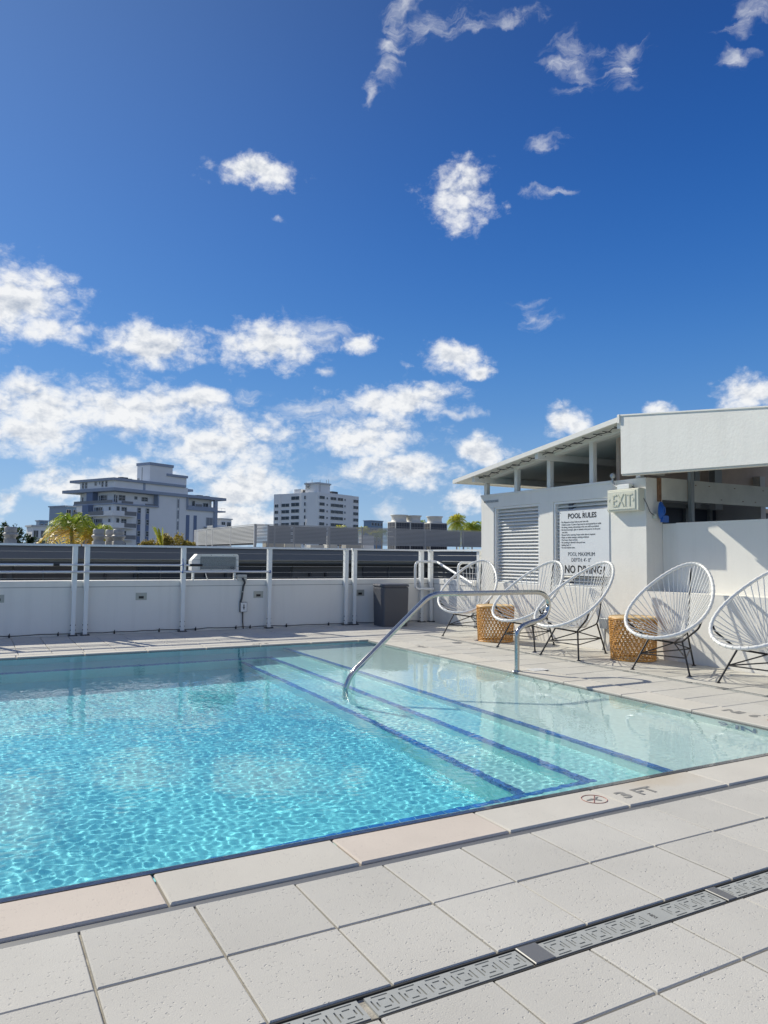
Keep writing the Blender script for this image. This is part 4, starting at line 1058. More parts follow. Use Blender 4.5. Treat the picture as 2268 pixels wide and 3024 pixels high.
# ------------------------------------------------------------------ deck markings
def marking(txt, size, label, origin, xd, yd, m=M_mark, sx=1, bold=.002, z=.0052):
    t_ = thing('depth_marking', label, 'marking', (origin[0], origin[1], z))
    stamp(text_mesh(txt, size, 'lettering', m, .0004, sx=sx, bold=bold), 'lettering', t_, (0, 0, 0), xd, yd)
    return t_


marking('3', .105, 'grey numeral 3 of the depth mark on the near coping', (2.405, 2.262, 0), (1, .02, 0), (-.02, 1, 0), sx=1.1, bold=.003)
marking('FT', .105, 'grey letters FT of the depth mark on the near coping', (2.50, 2.262, 0), (1, .02, 0), (-.02, 1, 0), sx=1.05)
marking('9', .11, 'grey numeral 9 of the depth mark on the side coping', (4.44, 3.03, 0), (0, 1, 0), (-1, 0, 0), sx=1.0, bold=.005)
marking('IN', .11, 'grey letters IN of the depth mark on the side coping', (4.44, 3.14, 0), (0, 1, 0), (-1, 0, 0), sx=1.2, bold=.004)
marking('9 IN', .10, 'grey 9 IN depth mark near the far corner of the side coping', (4.44, 6.98, 0), (0, 1, 0), (-1, 0, 0), sx=1.1)
marking('3 FT', .10, 'grey 3 FT depth mark on the far coping', (2.98, 8.10, 0), (-1, 0, 0), (0, -1, 0), sx=1.1)
nd1 = thing('no_diving_marking', 'faded red no-diving circle beside the 3 FT mark on the near coping', 'marking', (2.28, 2.313, .0055), 0, 'no-diving circles on the coping')


def nodive(t_):
    MB().tube([(.052 * math.cos(a), .052 * math.sin(a), 0) for a in [2 * math.pi * i / 36 for i in range(36)]], .0013, 4, True).tube([(-.033, -.033, 0), (.033, .033, 0)], .0014, 4).build('circle', M_markred, t_)
    MB().prism([(-.04, .004, -.0002), (-.005, .012, -.0002), (.0, .006, -.0002), (.03, .016, -.0002), (.034, .012, -.0002), (.006, -.002, -.0002), (.018, -.026, -.0002), (.012, -.028, -.0002), (-.004, -.004, -.0002), (-.038, .0, -.0002)], (0, 0, .0006)).build('diver', M_mark, t_)


nodive(nd1)
nd2 = thing('no_diving_marking', 'faded no-diving circle beside the 9 IN mark on the side coping', 'marking', (4.39, 2.90, .0055), R(90), 'no-diving circles on the coping'); nodive(nd2)
# blue digits set into the shelf wall under water, and on the far walls
def wall_mark(txt, label, origin, xd, size=.075, sx=1.2):
    t_ = thing('tile_marking', label, 'marking', origin)
    me_ = text_mesh(txt, size, 'lettering', M_markblue, .0006, sx=sx, bold=.003)
    o = stamp(me_, 'lettering', t_, (0, 0, 0), xd, (0, 0, 1)); o.cycles.is_caustics_receiver = True


wall_mark('9 IN', 'blue 9 IN tiles on the side wall just under the water', (PXR - .004, 3.17, -.200), (0, -1, 0), .16, .95)
wall_mark('9 IN', 'small blue 9 IN tiles on the side wall near the far corner', (PXR - .004, 7.20, -.105), (0, -1, 0), .05, 1.4)
wall_mark('3 FT', 'blue 3 FT tiles on the far pool wall', (2.50, PYF - .004, -.105), (1, 0, 0), .05, 1.4)

# ------------------------------------------------------------------ neighbouring roof beyond the parapet
nb = thing('neighbour_building', 'long low dark grey building behind the railing with a metal parapet band', 'building', (0, 35, 0))
ZR = 1.30
MB().box((-30, .0, .80), (75, .5, 1.33)).build('parapet_band', M_nb_grey, nb)
MB().box((-30, -.06, 1.318), (75, .6, 1.365)).build('parapet_cap', M_nb_dark, nb)
MB().box((-30, 1.0, -14), (75, 55, .66)).build('rear_wall', M_nb_dark, nb)
MB().box((-30, .5, .66), (75, 56, ZR)).build('roof', M_roof, nb)
MB().box((-30, .30, .60), (75, 1.0, .66)).build('soffit_band', M_nb_dark, nb)
xs_p = [(-9, -3.4), (-3.4, 1.6), (1.6, 6.8), (3.9, 6.8), (8.85, 11.3), (14.4, 18.6), (21.8, 26.5), (29, 40)]
for a, b_ in [(-8, 1.55), (4.0, 6.7), (8.95, 11.2), (14.5, 18.5), (21.9, 27)]: MB().cbox((a, .93, -4), (b_, 1.0, .52), .01).build('wall_panel', M_nb_brown, nb)
for a, b_ in [(1.6, 3.95), (6.8, 8.85), (11.3, 14.4), (18.6, 21.8), (27.2, 34)]:
    MB().box((a, .96, -4), (b_, .995, .50)).build('window', M_nb_navy, nb)
    MB().box(((a + b_) / 2 - .03, .92, -4), ((a + b_) / 2 + .03, .955, .50)).build('mullion', M_nb_dark, nb)
for x in (1.2, 5.3, 6.6, 9.9, 10.9, 15.4, 16.3, 17.8, 22.6, 24.4): MB().box((x, .80, -.35), (x + .10, .93, .18)).build('bracket', M_nb_navy, nb)
for x0, x1 in ((1.0, 1.6), (5.9, 6.7), (9.4, 11.2), (14.7, 17.6)): MB().box((x0, .7, -.6), (x1, .93, -.08)).build('pipe_duct', M_nb_dark, nb)


def vent(x, y, s, label):
    t_ = thing('roof_vent', label, 'roof vent', (x, y, ZR), 0, 'galvanised mushroom vents on the next roof')
    MB().cbox((-.25 * s, -.25 * s, 0), (.25 * s, .25 * s, .30), .01).build('curb', M_galv, t_)
    MB().lathe([(.22 * s, .30), (.22 * s, .42), (.27 * s, .44), (.27 * s, .48), (.31 * s, .50), (.31 * s, .56), (.25 * s, .60)], 20).build('brim', M_galv, t_)
    MB().lathe([(.235 * s, .60), (.25 * s, .63), (.25 * s, .83), (.22 * s, .86)], 20).build('drum', M_galv, t_)


vent(1.44, 36.2, 1.0, 'mushroom roof vent standing alone in front of the dark tree')
vent(5.06, 36.2, 1.0, 'mushroom roof vent under the golden palm, left of the touching two')
vent(5.70, 36.9, 1.0, 'mushroom roof vent at the back of the touching pair')
vent(5.90, 36.0, 1.0, 'mushroom roof vent at the front of the touching pair')


def screen_face(root, p0, d, length, z0, z1, n, m, posts, pm, zleg=ZR, th=.03, fill=.60):
    """horizontal slats between posts, in the root's own frame"""
    nx = (-d[1], d[0])
    secs = sorted(set([0] + posts + [length]))
    for a, b_ in zip(secs[:-1], secs[1:]):
        if b_ - a < .4: continue
        L_ = b_ - a - .10; me_ = None
        hh = (z1 - z0) / n
        corners = [(0, 0), (L_, 0)]
        mbx = MB(); ex, ey = d[0] * L_, d[1] * L_
        mbx.prism([(0, 0, 0), (ex, ey, 0), (ex, ey, hh * fill), (0, 0, hh * fill)], (nx[0] * th, nx[1] * th, 0))
        me_ = mbx.mesh('slat', m)
        for i in range(n):
            link('slat', me_, root, (p0[0] + d[0] * (a + .05), p0[1] + d[1] * (a + .05), z0 + i * hh))
    for q in posts:
        x, y = p0[0] + d[0] * q, p0[1] + d[1] * q
        MB().box((x - .05, y - .05 + .06 * nx[1], zleg), (x + .05, y + .05 + .06 * nx[1], z1 + .02)).build('post', pm, root)


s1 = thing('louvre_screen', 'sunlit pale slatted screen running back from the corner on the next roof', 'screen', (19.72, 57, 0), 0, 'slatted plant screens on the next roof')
screen_face(s1, (0, .1), (0, 1), 18.3, 2.05, 3.50, 13, M_slat_lit, [.0, 6.2, 11.85, 13.9, 18.3], M_slat_lit)
for i in range(4): MB().box((-.02, 11.95, 3.53 + i * .085), (.03, 13.85, 3.58 + i * .085)).build('slat', M_slat_lit, s1)
MB().box((-.06, .0, 3.50), (.06, 18.4, 3.56)).build('top_cap', M_slat_lit, s1)
MB().box((.30, .5, 1.9), (.34, 18.2, 3.46)).build('added_backing', M_nb_dark, s1)  # added dark sheet so the slat gaps read dark, as in shade
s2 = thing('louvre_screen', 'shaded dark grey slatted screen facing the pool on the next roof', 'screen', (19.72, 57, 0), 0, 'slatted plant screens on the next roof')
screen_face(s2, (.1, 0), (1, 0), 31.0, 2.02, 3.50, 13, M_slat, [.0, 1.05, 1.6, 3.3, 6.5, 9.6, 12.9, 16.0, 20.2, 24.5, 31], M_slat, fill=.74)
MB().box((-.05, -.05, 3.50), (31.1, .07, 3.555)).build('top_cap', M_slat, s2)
for a, b_ in ((3.3, 6.5), (6.5, 9.6)):
    pass
for a_, b_ in ((1.2, 3.2), (3.4, 6.4), (6.6, 9.4), (13.0, 20.1), (20.3, 24.4), (24.6, 31)): MB().box((a_, .30, 2.02), (b_, .34, 3.48)).build('added_backing', M_nb_dark if a_ in (6.6, 13.0) else M_nb_grey, s2)  # added backing sheets that keep the bright background from showing through the slats
for i, (x0, x1, y0, h_, m_, lb) in enumerate(((21.6, 23.2, 59.5, .95, M_galv, 'cream plant cabinet under the screen near its corner'), (23.4, 24.9, 59.8, .80, M_ac, 'beige plant cabinet second along under the screen'), (25.6, 26.9, 59.4, .70, M_roof, 'pale plant cabinet below the screen by the thin pipe'), (29.3, 31.0, 60, .95, M_galv, 'low grey plant cabinet below the middle of the screen'), (31.2, 32.3, 60.3, 1.7, M_speaker, 'tall white cabinet seen through the slats left of the condensers'), (27.6, 28.6, 60.3, 1.55, M_ac, 'beige cabinet seen through the slats in the middle of the screen'))):
    t_ = thing('plant_cabinet', lb, 'air handler', ((x0 + x1) / 2, y0, ZR), 0, 'equipment cabinets behind the screens')
    w_ = (x1 - x0) / 2
    MB().cbox((-w_, 0, .08), (w_, .9, h_), .02).build('cabinet', m_, t_)
    MB().box((-w_ + .1, -.02, .2), (w_ - .1, -.002, h_ - .15)).build('access_panel', m_, t_)
    MB().box((-w_, .05, 0), (-w_ + .1, .85, .08)).box((w_ - .1, .05, 0), (w_, .85, .08)).build('skid', M_nb_dark, t_)
tp_ = tag(MB().lathe([(.06, 0), (.06, 2.75), (.075, 2.76), (.075, 2.86)], 12).build('flue_pipe', M_speaker), 'thin white flue pipe standing behind the dark screen', 'pipe'); tp_.location = (24.75, 58.5, ZR)


def condenser(x, y, w_, label):
    t_ = thing('condenser_unit', label, 'air conditioner', (x, y, ZR), 0, 'rooftop condenser units behind the screen')
    H_ = 3.05
    MB().cbox((-w_ / 2, 0, .15), (w_ / 2, 1.5, H_), .02).build('case', M_ac, t_)
    MB().box((-w_ / 2 + .08, -.015, .4), (w_ / 2 - .08, -.003, H_ - .10)).box((-w_ / 2 - .015, .1, .4), (-w_ / 2 - .003, 1.4, H_ - .10)).build('coil', M_coil, t_)
    g = MB(); n = 8
    for i in range(1, n): g.box((-w_ / 2 + .08 + (w_ - .16) * i / n - .008, -.03, .4), (-w_ / 2 + .08 + (w_ - .16) * i / n + .008, -.016, H_ - .1))
    for z in (1.6, 2.1, 2.52): g.box((-w_ / 2 + .08, -.03, z), (w_ / 2 - .08, -.016, z + .03)); g.box((-w_ / 2 - .03, .1, z), (-w_ / 2 - .016, 1.4, z + .04))
    for i in range(1, 4): g.box((-w_ / 2 - .03, .1 + 1.3 * i / 4 - .02, .4), (-w_ / 2 - .016, .1 + 1.3 * i / 4 + .02, H_ - .1))
    g.build('guard_grille', M_slat, t_)
    r_ = min(w_ / 2 - .02, .78)
    MB().lathe([(r_ + .02, H_), (r_ - .06, H_ + .08), (r_ - .08, H_ + .25), (r_ - .06, H_ + .50), (r_ + .06, H_ + .60), (r_ + .06, H_ + .64), (r_ - .02, H_ + .63), (r_ - .14, H_ + .3)], 28, (0, .75, 0), capt=False).build('fan_shroud', M_ac, t_)
    MB().lathe([(r_ - .12, H_ + .46), (.1, H_ + .50)], 24, (0, .75, 0), capb=False).build('fan_guard', M_coil, t_)
    MB().box((-w_ / 2 + .1, .1, 0), (-w_ / 2 + .25, 1.4, .15)).box((w_ / 2 - .25, .1, 0), (w_ / 2 - .1, 1.4, .15)).build('foot_rail', M_nb_dark, t_)


condenser(35.2, 60, 1.62, 'beige rooftop condenser with a flared fan, leftmost of the three')
condenser(36.85, 60.1, 1.55, 'beige rooftop condenser with a flared fan, between the other two')
condenser(39.2, 60, 1.95, 'beige rooftop condenser with a flared fan, standing apart on the right')

# ------------------------------------------------------------------ vegetation
def frond(mb, base, az_, elv, L_, droop, nl, wl, mi, rg_):
    d = Vector((math.cos(az_), math.sin(az_), 0)); pts = []
    for i in range(9):
        t_ = i / 8
        pts.append(base + d * (L_ * t_ * math.cos(elv) * (1 - .12 * t_)) + Vector((0, 0, L_ * (math.sin(elv) * t_ - droop * t_ ** 2.1))))
    mb.tube(pts, [.018 * L_ * (1 - .8 * i / 8) * .7 for i in range(9)], 4, mi=mi, caps=False)
    side_ = Vector((-d.y, d.x, 0))
    for i in range(nl):
        t_ = .10 + .88 * i / (nl - 1); k = t_ * 8; j = min(int(k), 7); p = pts[j].lerp(pts[j + 1], k - j)
        tan = (pts[j + 1] - pts[j]).normalized()
        ll = wl * (math.sin(math.pi * min(1, t_ * .9 + .12)) ** .6) * rg_.uniform(.8, 1.1)
        for s_ in (-1, 1):
            dr = (side_ * s_ * .78 + tan * .62 + Vector((0, 0, rg_.uniform(.10, .42)))).normalized()
            m1 = p + dr * ll * .55; e = p + dr * ll + Vector((0, 0, -ll * rg_.uniform(.25, .55)))
            wv_ = tan * (.045 * L_ * .5) + Vector((0, 0, .01))
            mb.add([p - wv_ * .5, p + wv_ * .5, m1 + wv_ * .5, m1 - wv_ * .5, e], [(0, 1, 2, 3), (3, 2, 4)], mi)


def palm(name, label, loc, trunk_h, L_, n, mats, seed, elo=-.25, ehi=1.25, droop=.75, wl=.42, group='palms beyond the next roof', azr=(0, 2 * math.pi)):
    rg_ = random.Random(seed)
    t_ = thing(name, label, 'palm tree', loc, 0, group)
    MB().tube([(0, 0, 0), (.04, .02, trunk_h * .5), (0, 0, trunk_h)], [.10, .085, .07], 10).build('trunk', M_bark, t_)
    MB().lathe([(.085, trunk_h - .35), (.11, trunk_h - .2), (.07, trunk_h + .1)], 10).build('crown_shaft', M_palm, t_)
    for i in range(n):
        a = azr[0] + (azr[1] - azr[0]) * (i * .618 % 1) + rg_.uniform(-.15, .15); q = (i + .5) / n; ev = ehi + (elo - ehi) * q ** .9 + rg_.uniform(-.1, .1)
        mb = MB(); frond(mb, Vector((0, 0, 0)), a, ev, L_ * rg_.uniform(.82, 1.1), droop * rg_.uniform(.8, 1.2), 26, wl * L_ * .62, 0, rg_)
        m_ = mats[min(len(mats) - 1, int(q * len(mats)))]
        o = mb.build('frond', m_, t_); o.location = (0, 0, trunk_h)
    return t_


GZ = -6.0
palm('palm_tree', 'feathery palm with green upper and golden lower fronds before the stepped apartment block', (4.85, 45, GZ), 2.35 - GZ, 2.5, 24, [M_palm, M_palm, M_palmy, M_palmo, M_palmo], 3, elo=-.35, ehi=1.4, droop=.70, wl=.46)
palm('palm_tree', 'second golden-green palm leaning right beside the two touching vents', (6.25, 45.6, GZ), 2.15 - GZ, 2.0, 20, [M_palm, M_palmy, M_palmo], 9, elo=-.3, ehi=1.2, droop=.75, wl=.46)
palm('palm_tree', 'golden palm crown cut off by the left picture edge', (.55, 44, GZ), 1.75 - GZ, 1.0, 14, [M_palmy, M_palmo], 5, elo=-.3, ehi=1.0)
palm('palm_tree', 'single bright upright frond of a hidden palm beside the bronze shrubs', (8.78, 40, GZ), 1.35 - GZ, 1.6, 6, [M_palmy], 2, elo=1.15, ehi=1.5, droop=.2, azr=(2.6, 3.4), wl=.42)
palm('palm_tree', 'yellow-green palm tuft over the screen under the white tower', (35.4, 74, GZ), 3.9 - GZ, 1.5, 18, [M_palmy], 11, elo=0)
palm('palm_tree', 'yellow-green palm tuft over the screen, right of the white tower', (38.6, 74.6, GZ), 3.85 - GZ, 1.5, 18, [M_palmy], 12, elo=0)
palm('palm_tree', 'small yellow-green palm tuft just left of the condensers', (40.5, 75, GZ), 3.7 - GZ, 1.35, 16, [M_palmy, M_palm], 13, elo=0)
palm('palm_tree', 'dark green palm tuft touching the condensers on their left', (42.3, 77, GZ), 3.9 - GZ, 1.3, 16, [M_palm], 14, elo=0)
palm('palm_tree', 'thin palm top behind the leftmost condenser fan', (43.8, 76, GZ), 5.6 - GZ, 1.0, 10, [M_palm], 15)
palm('palm_tree', 'thin palm top between the condenser fans', (47.3, 76, GZ), 5.2 - GZ, 1.0, 12, [M_palm], 16)
palm('palm_tree', 'tall bright yellow-green palm right of the condensers', (51.6, 75, GZ), 5.4 - GZ, 2.0, 46, [M_palmy, M_palmy, M_palm], 17, elo=-.9, ehi=1.5, wl=.55)
palm('palm_tree', 'darker green palm beside the white building corner', (54.6, 76, GZ), 4.7 - GZ, 2.3, 44, [M_palm, M_palmy], 18, elo=-.6, wl=.5)
palm('palm_tree', 'dark green palm half hidden by the white building corner', (57.8, 78, GZ), 4.9 - GZ, 2.2, 22, [M_palm], 19, elo=-.3)


def leafy(name, label, cat, loc, blobs, mat_, leaf, n, seed, trunk=(.12, 0), group='trees beyond the next roof'):
    rg_ = np.random.default_rng(seed)
    t_ = thing(name, label, cat, loc, 0, group)
    mb = MB(); per = n // len(blobs)
    for (cx, cy, cz, rx, ry, rz) in blobs:
        # twigs: clumps on the blob's shell, leaves round each
        for c in range(max(6, per // 28)):
            v = rg_.normal(size=3); v /= np.linalg.norm(v); rr = rg_.uniform(.55, 1.05)
            c0_ = np.array([cx + v[0] * rx * rr, cy + v[1] * ry * rr, cz + v[2] * rz * rr]); cs_ = rg_.uniform(.10, .24) * (rx + rz) / 2
            for _ in range(28):
                p = c0_ + rg_.normal(size=3) * cs_ * .62; a = rg_.normal(size=3); a /= np.linalg.norm(a); b = np.cross(a, rg_.normal(size=3)); b /= np.linalg.norm(b)
                s_ = leaf * rg_.uniform(.6, 1.3)
                mb.add([p - a * s_, p + b * s_ * .45, p + a * s_, p - b * s_ * .45], [(0, 1, 2, 3)])
    mb.build('crown', mat_, t_)
    MB().tube([(0, 0, 0), (0, 0, trunk[1])], [trunk[0] * 1.4, trunk[0]], 8).build('trunk', M_bark, t_)
    for i, bl in enumerate(blobs[:4]): MB().tube([(0, 0, trunk[1] * .8), (bl[0] * .6, bl[1] * .6, (trunk[1] + bl[2]) / 2), (bl[0], bl[1], bl[2])], [trunk[0] * .7, trunk[0] * .4, .03], 6).build('limb', M_bark, t_)


leafy('broadleaf_tree', 'dark green broadleaf tree behind the lone roof vent', 'tree', (2.0, 50, GZ), [(-.1, 0, 8.1, .75, .7, .75), (.65, .2, 7.7, .6, .6, .55), (-.9, .1, 7.8, .6, .6, .6), (1.15, 0, 7.35, .5, .5, .45), (-.3, 0, 7.4, 1.1, .8, .5), (-1.8, .2, 7.7, .7, .7, .6), (-2.8, 0, 7.4, .8, .7, .6)], M_leafd, .075, 9000, 1, (.13, 6.6))
leafy('broadleaf_tree', 'mid green small tree between the dark tree and the golden palm', 'tree', (4.1, 62, GZ), [(0, 0, 7.6, .7, .6, .55), (-.7, 0, 7.3, .6, .5, .45), (.8, .1, 7.5, .6, .5, .5)], M_leafd, .07, 4000, 2, (.1, 6.6))
leafy('bronze_shrub', 'round bronze and yellow shrub right of the upright frond', 'shrub', (11.2, 47, GZ), [(0, 0, 7.75, .75, .6, .48), (-.8, 0, 7.85, .45, .5, .42), (.7, .1, 7.55, .5, .4, .32)], M_leafo, .06, 6500, 3, (.08, 6.9), 'bronze shrubs beyond the next roof')
leafy('bronze_shrub', 'low bronze shrub left of the upright frond', 'shrub', (9.75, 48, GZ), [(0, 0, 7.55, .6, .5, .35), (-.5, 0, 7.45, .4, .4, .28)], M_leafo, .055, 3500, 4, (.07, 6.9), 'bronze shrubs beyond the next roof')

# ------------------------------------------------------------------ far buildings
def far_building(name, label, loc, rz):
    return thing(name, label, 'building', loc, R(rz))


WM = {}


def window(root, face, s, z, w_, h_, nx=2, nz=1, m=M_win, fm=M_frame, d=.12, off=0.0):
    """a framed window; face 'R' lies in y=off, face 'L' in x=off"""
    key = (round(w_, 2), round(h_, 2), nx, nz, m.name, fm.name)
    if key not in WM:
        f_ = .09
        fr = MB()
        fr.box((0, -d, 0), (f_, 0, h_)); fr.box((w_ - f_, -d, 0), (w_, 0, h_)); fr.box((f_, -d, 0), (w_ - f_, 0, f_)); fr.box((f_, -d, h_ - f_), (w_ - f_, 0, h_))
        for i in range(1, nx): fr.box((w_ * i / nx - f_ * .4, -d * .8, f_), (w_ * i / nx + f_ * .4, 0, h_ - f_))
        for i in range(1, nz): fr.box((f_, -d * .75, h_ * i / nz - f_ * .4), (w_ - f_, -.002, h_ * i / nz + f_ * .4))
        pn = MB().box((f_, -.05, f_), (w_ - f_, -.01, h_ - f_))
        WM[key] = (fr.mesh('window', fm), pn.mesh('pane', m))
    fm_, pm_ = WM[key]
    if face == 'R': o = link('window', fm_, root, (s, off - .002, z))
    else: o = link('window', fm_, root, (off - .002, s + w_, z)); o.rotation_euler = (0, 0, R(-90))
    link('pane', pm_, o)


C1 = (31.035, 197.577, 0)
ab = far_building('apartment_block', 'stepped apartment block with blue-grey slabs, balconies and a square roof tower', C1, 28)
B = lambda nm_, m, *bxs: (lambda mb: ([mb.box(a, b) for a, b in bxs], mb.build(nm_, m, ab))[1])(MB())
# body: recessed top storey between the two big slabs, full body under it
B('wall', M_apt, ((0, 0, -14), (35.3, 15.5, 13.75)))
B('wall', M_apt, ((1.3, 1.4, 14.1), (13.9, 14.5, 17.15)), ((13.9, .0, 13.75), (23.8, 14.5, 17.25)), ((23.8, 1.3, 14.1), (34.6, 14.5, 17.25)))
B('roof_slab', M_aptb, ((-.7, -.7, 17.2), (38.6, 21.0, 18.0)))
B('balcony_slab', M_aptb, ((-.4, -.5, 13.75), (13.85, 16.4, 14.12)))
B('balcony_slab', M_aptb, ((23.8, -.5, 13.75), (38.6, 6.0, 14.15)))
B('end_panel', M_aptb, ((13.5, -.45, 14.12), (13.85, 1.3, 17.2)), ((23.8, -.45, 14.15), (24.15, 1.3, 17.2)), ((34.2, -.45, -14), (35.4, .2, 17.2)))
B('balcony_parapet', M_aptb, ((23.9, -.45, 14.15), (34.3, -.35, 15.0)))
B('parapet_wall', M_apt, ((-.3, -.3, 18.0), (24.0, 13.9, 19.85)))
B('parapet_wall', M_aptb, ((8.6, -.38, 18.0), (9.3, -.28, 19.9)))
B('upper_roof_slab', M_aptb, ((-.9, -.8, 19.85), (22.9, 17.5, 20.5)))
B('penthouse', M_apt, ((24.0, 3.0, 18.0), (27.0, 9, 19.3)))
B('penthouse_roof', M_aptb, ((23.6, 2.6, 19.3), (28.6, 9.4, 19.95)))
B('roof_tower', M_apt, ((11.1, .2, 20.5), (18.8, 5.4, 25.0)))
B('tower_cap', M_aptb, ((10.9, .0, 25.0), (19.0, 5.6, 25.75)))
B('roof_tower', M_apt, ((18.8, .25, 17.95), (23.9, 5.4, 22.6)))
B('tower_cap', M_aptb, ((16.7, -.15, 22.6), (24.1, 5.5, 23.25)))
B('roof_plant', M_nb_dark, ((3.2, 1.5, 20.5), (5.2, 3, 21.1)), ((5.6, 1.6, 20.5), (6.6, 3, 20.9)), ((29, 1, 18), (31, 3, 18.35)), ((32, 1, 18), (33.5, 3, 18.3)))
B('ladder', M_galv, ((11.05, 3.2, 21), (11.09, 3.5, 24.5)), ((11.0, 4.4, 20.6), (11.09, 5.2, 21.6)))
# blue strips with stacked windows on the long face
for s0, s1 in ((7.16, 8.25), (9.9, 10.97)):
    B('blue_strip', M_aptd, ((s0, -.10, -14), (s1, .0, 13.2)))
    for k in range(8): window(ab, 'R', s0 + .02, 11.9 - k * 3.03, s1 - s0 - .04, 1.45, 1, 2, off=-.10)
for s0, s1 in ((23.8, 25.0), (26.6, 27.75)): B('blue_strip', M_aptd, ((s0, -.10, -14), (s1, .0, 12.3)))
B('stair_strip', M_frame, ((20.4, -.08, -14), (20.52, 0, 16.8)), ((21.2, -.08, -14), (21.32, 0, 16.8)))
for k in range(9): window(ab, 'R', 20.55, 14.1 - k * 3.05, .62, 2.4, 1, 2, m=M_winl, off=-.01)
# recessed storey windows
for s, z, w_, h_, n_ in ((.9 + .45, 14.3, .65, 2.0, 1), (2.3, 14.9, 2.1, 1.5, 2), (7.2, 15.5, 1.0, .9, 2), (9.5, 15.2, 2.1, 1.15, 2)): window(ab, 'R', s, z, w_, h_, n_, 2 if h_ > 1 else 1, off=1.4)
for s, z, w_, h_, n_ in ((24.4, 14.9, 1.3, 1.9, 1), (27.0, 14.4, 1.1, 2.2, 1), (31.2, 14.7, 2.0, 1.5, 2)): window(ab, 'R', s, z, w_, h_, n_, 1, off=1.3)
for q in (((2.2, -.3, 14.12), (5.6, -.1, 14.75)), ((9.6, -.3, 14.12), (12.8, -.1, 14.5)), ((26.8, -.5, 14.9), (29.3, -.46, 15.6))): B('balcony_screen', M_rail, q)
window(ab, 'R', 24.8, 18.3, .8, .8, 1, 2, off=3.0)
# balconies stacked on the long face next to the corner
for k in range(8):
    z = 10.75 - k * 3.03
    bl = B('balcony', M_apt, ((1.8, -1.5, z), (5.8, 0, z + .22)))
    MB().box((2.1, -1.52, z + .22), (5.78, -1.46, z + 1.3)).box((5.74, -1.46, z + .22), (5.80, -.01, z + 1.3)).build('balcony_rail', M_rail, bl)
    MB().box((-1.6, -1.6, z + .05), (2.05, -1.42, z + 1.35)).box((-1.6, -1.42, z + .05), (-1.45, 1.8, z + 1.35)).build('balcony_parapet', M_apt2, bl)
    window(ab, 'R', .7, z + .3, 1.0, 2.3, 1, 1, off=0); window(ab, 'R', 2.2, z + .9, 1.7, 1.6, 2, 2, off=0)
    bl = B('balcony', M_apt, ((-1.5, 1.8, z), (0, 8.4, z + .22)))
    MB().box((-1.52, 2.2, z + .22), (-1.46, 8.3, z + 1.25)).build('balcony_rail', M_rail, bl)
    bl = B('balcony', M_apt, ((-1.4, 11.0, z), (0, 15.2, z + .22)))
    MB().box((-1.42, 11.1, z + .22), (-1.36, 15.1, z + 1.25)).build('balcony_rail', M_rail, bl)
    B('divider', M_aptd, ((-1.45, 8.4, z + .2), (-.01, 11.0, z + 2.95)))
    for v, w_, n_ in ((1.1, .9, 1), (4.4, 2.7, 3), (7.3, .5, 1), (11.3, 1.5, 2)): window(ab, 'L', v, z + .55, w_, 1.9, n_, 2, off=0)
# left face: recessed storey and penthouse storey
B('divider', M_aptd, ((-.3, 8.4, 14.12), (1.29, 11.0, 17.2)))
for v, z, w_, h_, n_ in ((1.0, 14.5, .8, 1.9, 1), (4.5, 14.7, 2.6, 1.7, 3), (7.3, 14.3, .5, 2.0, 1), (11.2, 14.9, 1.4, 1.5, 2)): window(ab, 'L', v, z, w_, h_, n_, 2, off=1.3)
B('rail', M_rail, ((-.35, .2, 14.12), (-.30, 16.2, 14.9)))
B('wall', M_apt, ((2.0, 14.5, 14.1), (20, 16.9, 17.15)))
window(ab, 'L', 15.1, 14.8, .9, 1.4, 1, 2, off=2.0)
for v, z, w_, h_, n_, nz in ((2.4, 18.25, .85, 1.5, 1, 2), (4.0, 18.3, .75, 1.5, 1, 2), (5.35, 18.95, .4, .8, 1, 1), (6.7, 18.75, .95, .95, 2, 2), (10.7, 18.15, .85, 1.6, 1, 2), (12.0, 18.15, .85, 1.6, 1, 2)): window(ab, 'L', v, z, w_, h_, n_, nz, off=-.3)
# low wing to the right with its own canopies
B('wing', M_apt2, ((35.3, 2, -14), (41, 10, 10.2)))
B('canopy', M_aptb, ((30.5, -1.5, 9.0), (40.5, 1.5, 9.3)))
window(ab, 'R', 31.5, 6.4, 2.0, 2.3, 2, 2, off=0); window(ab, 'R', 34.6 - 1.0, 6.2, .8, 2.5, 1, 1, off=0); window(ab, 'R', 36.2, 8.2, 2.2, .7, 1, 1, off=2)
window(ab, 'R', 31.3, 9.6, 2.6, 2.4, 2, 1, m=M_winl, off=0)
B('terrace_rail', M_galv, ((35.4, -.45, 14.9), (38.4, -.42, 14.96)), ((35.4, -.45, 14.2), (35.44, -.42, 14.9)), ((36.9, -.45, 14.2), (36.94, -.42, 14.9)), ((38.36, -.45, 14.2), (38.4, -.42, 14.9)))

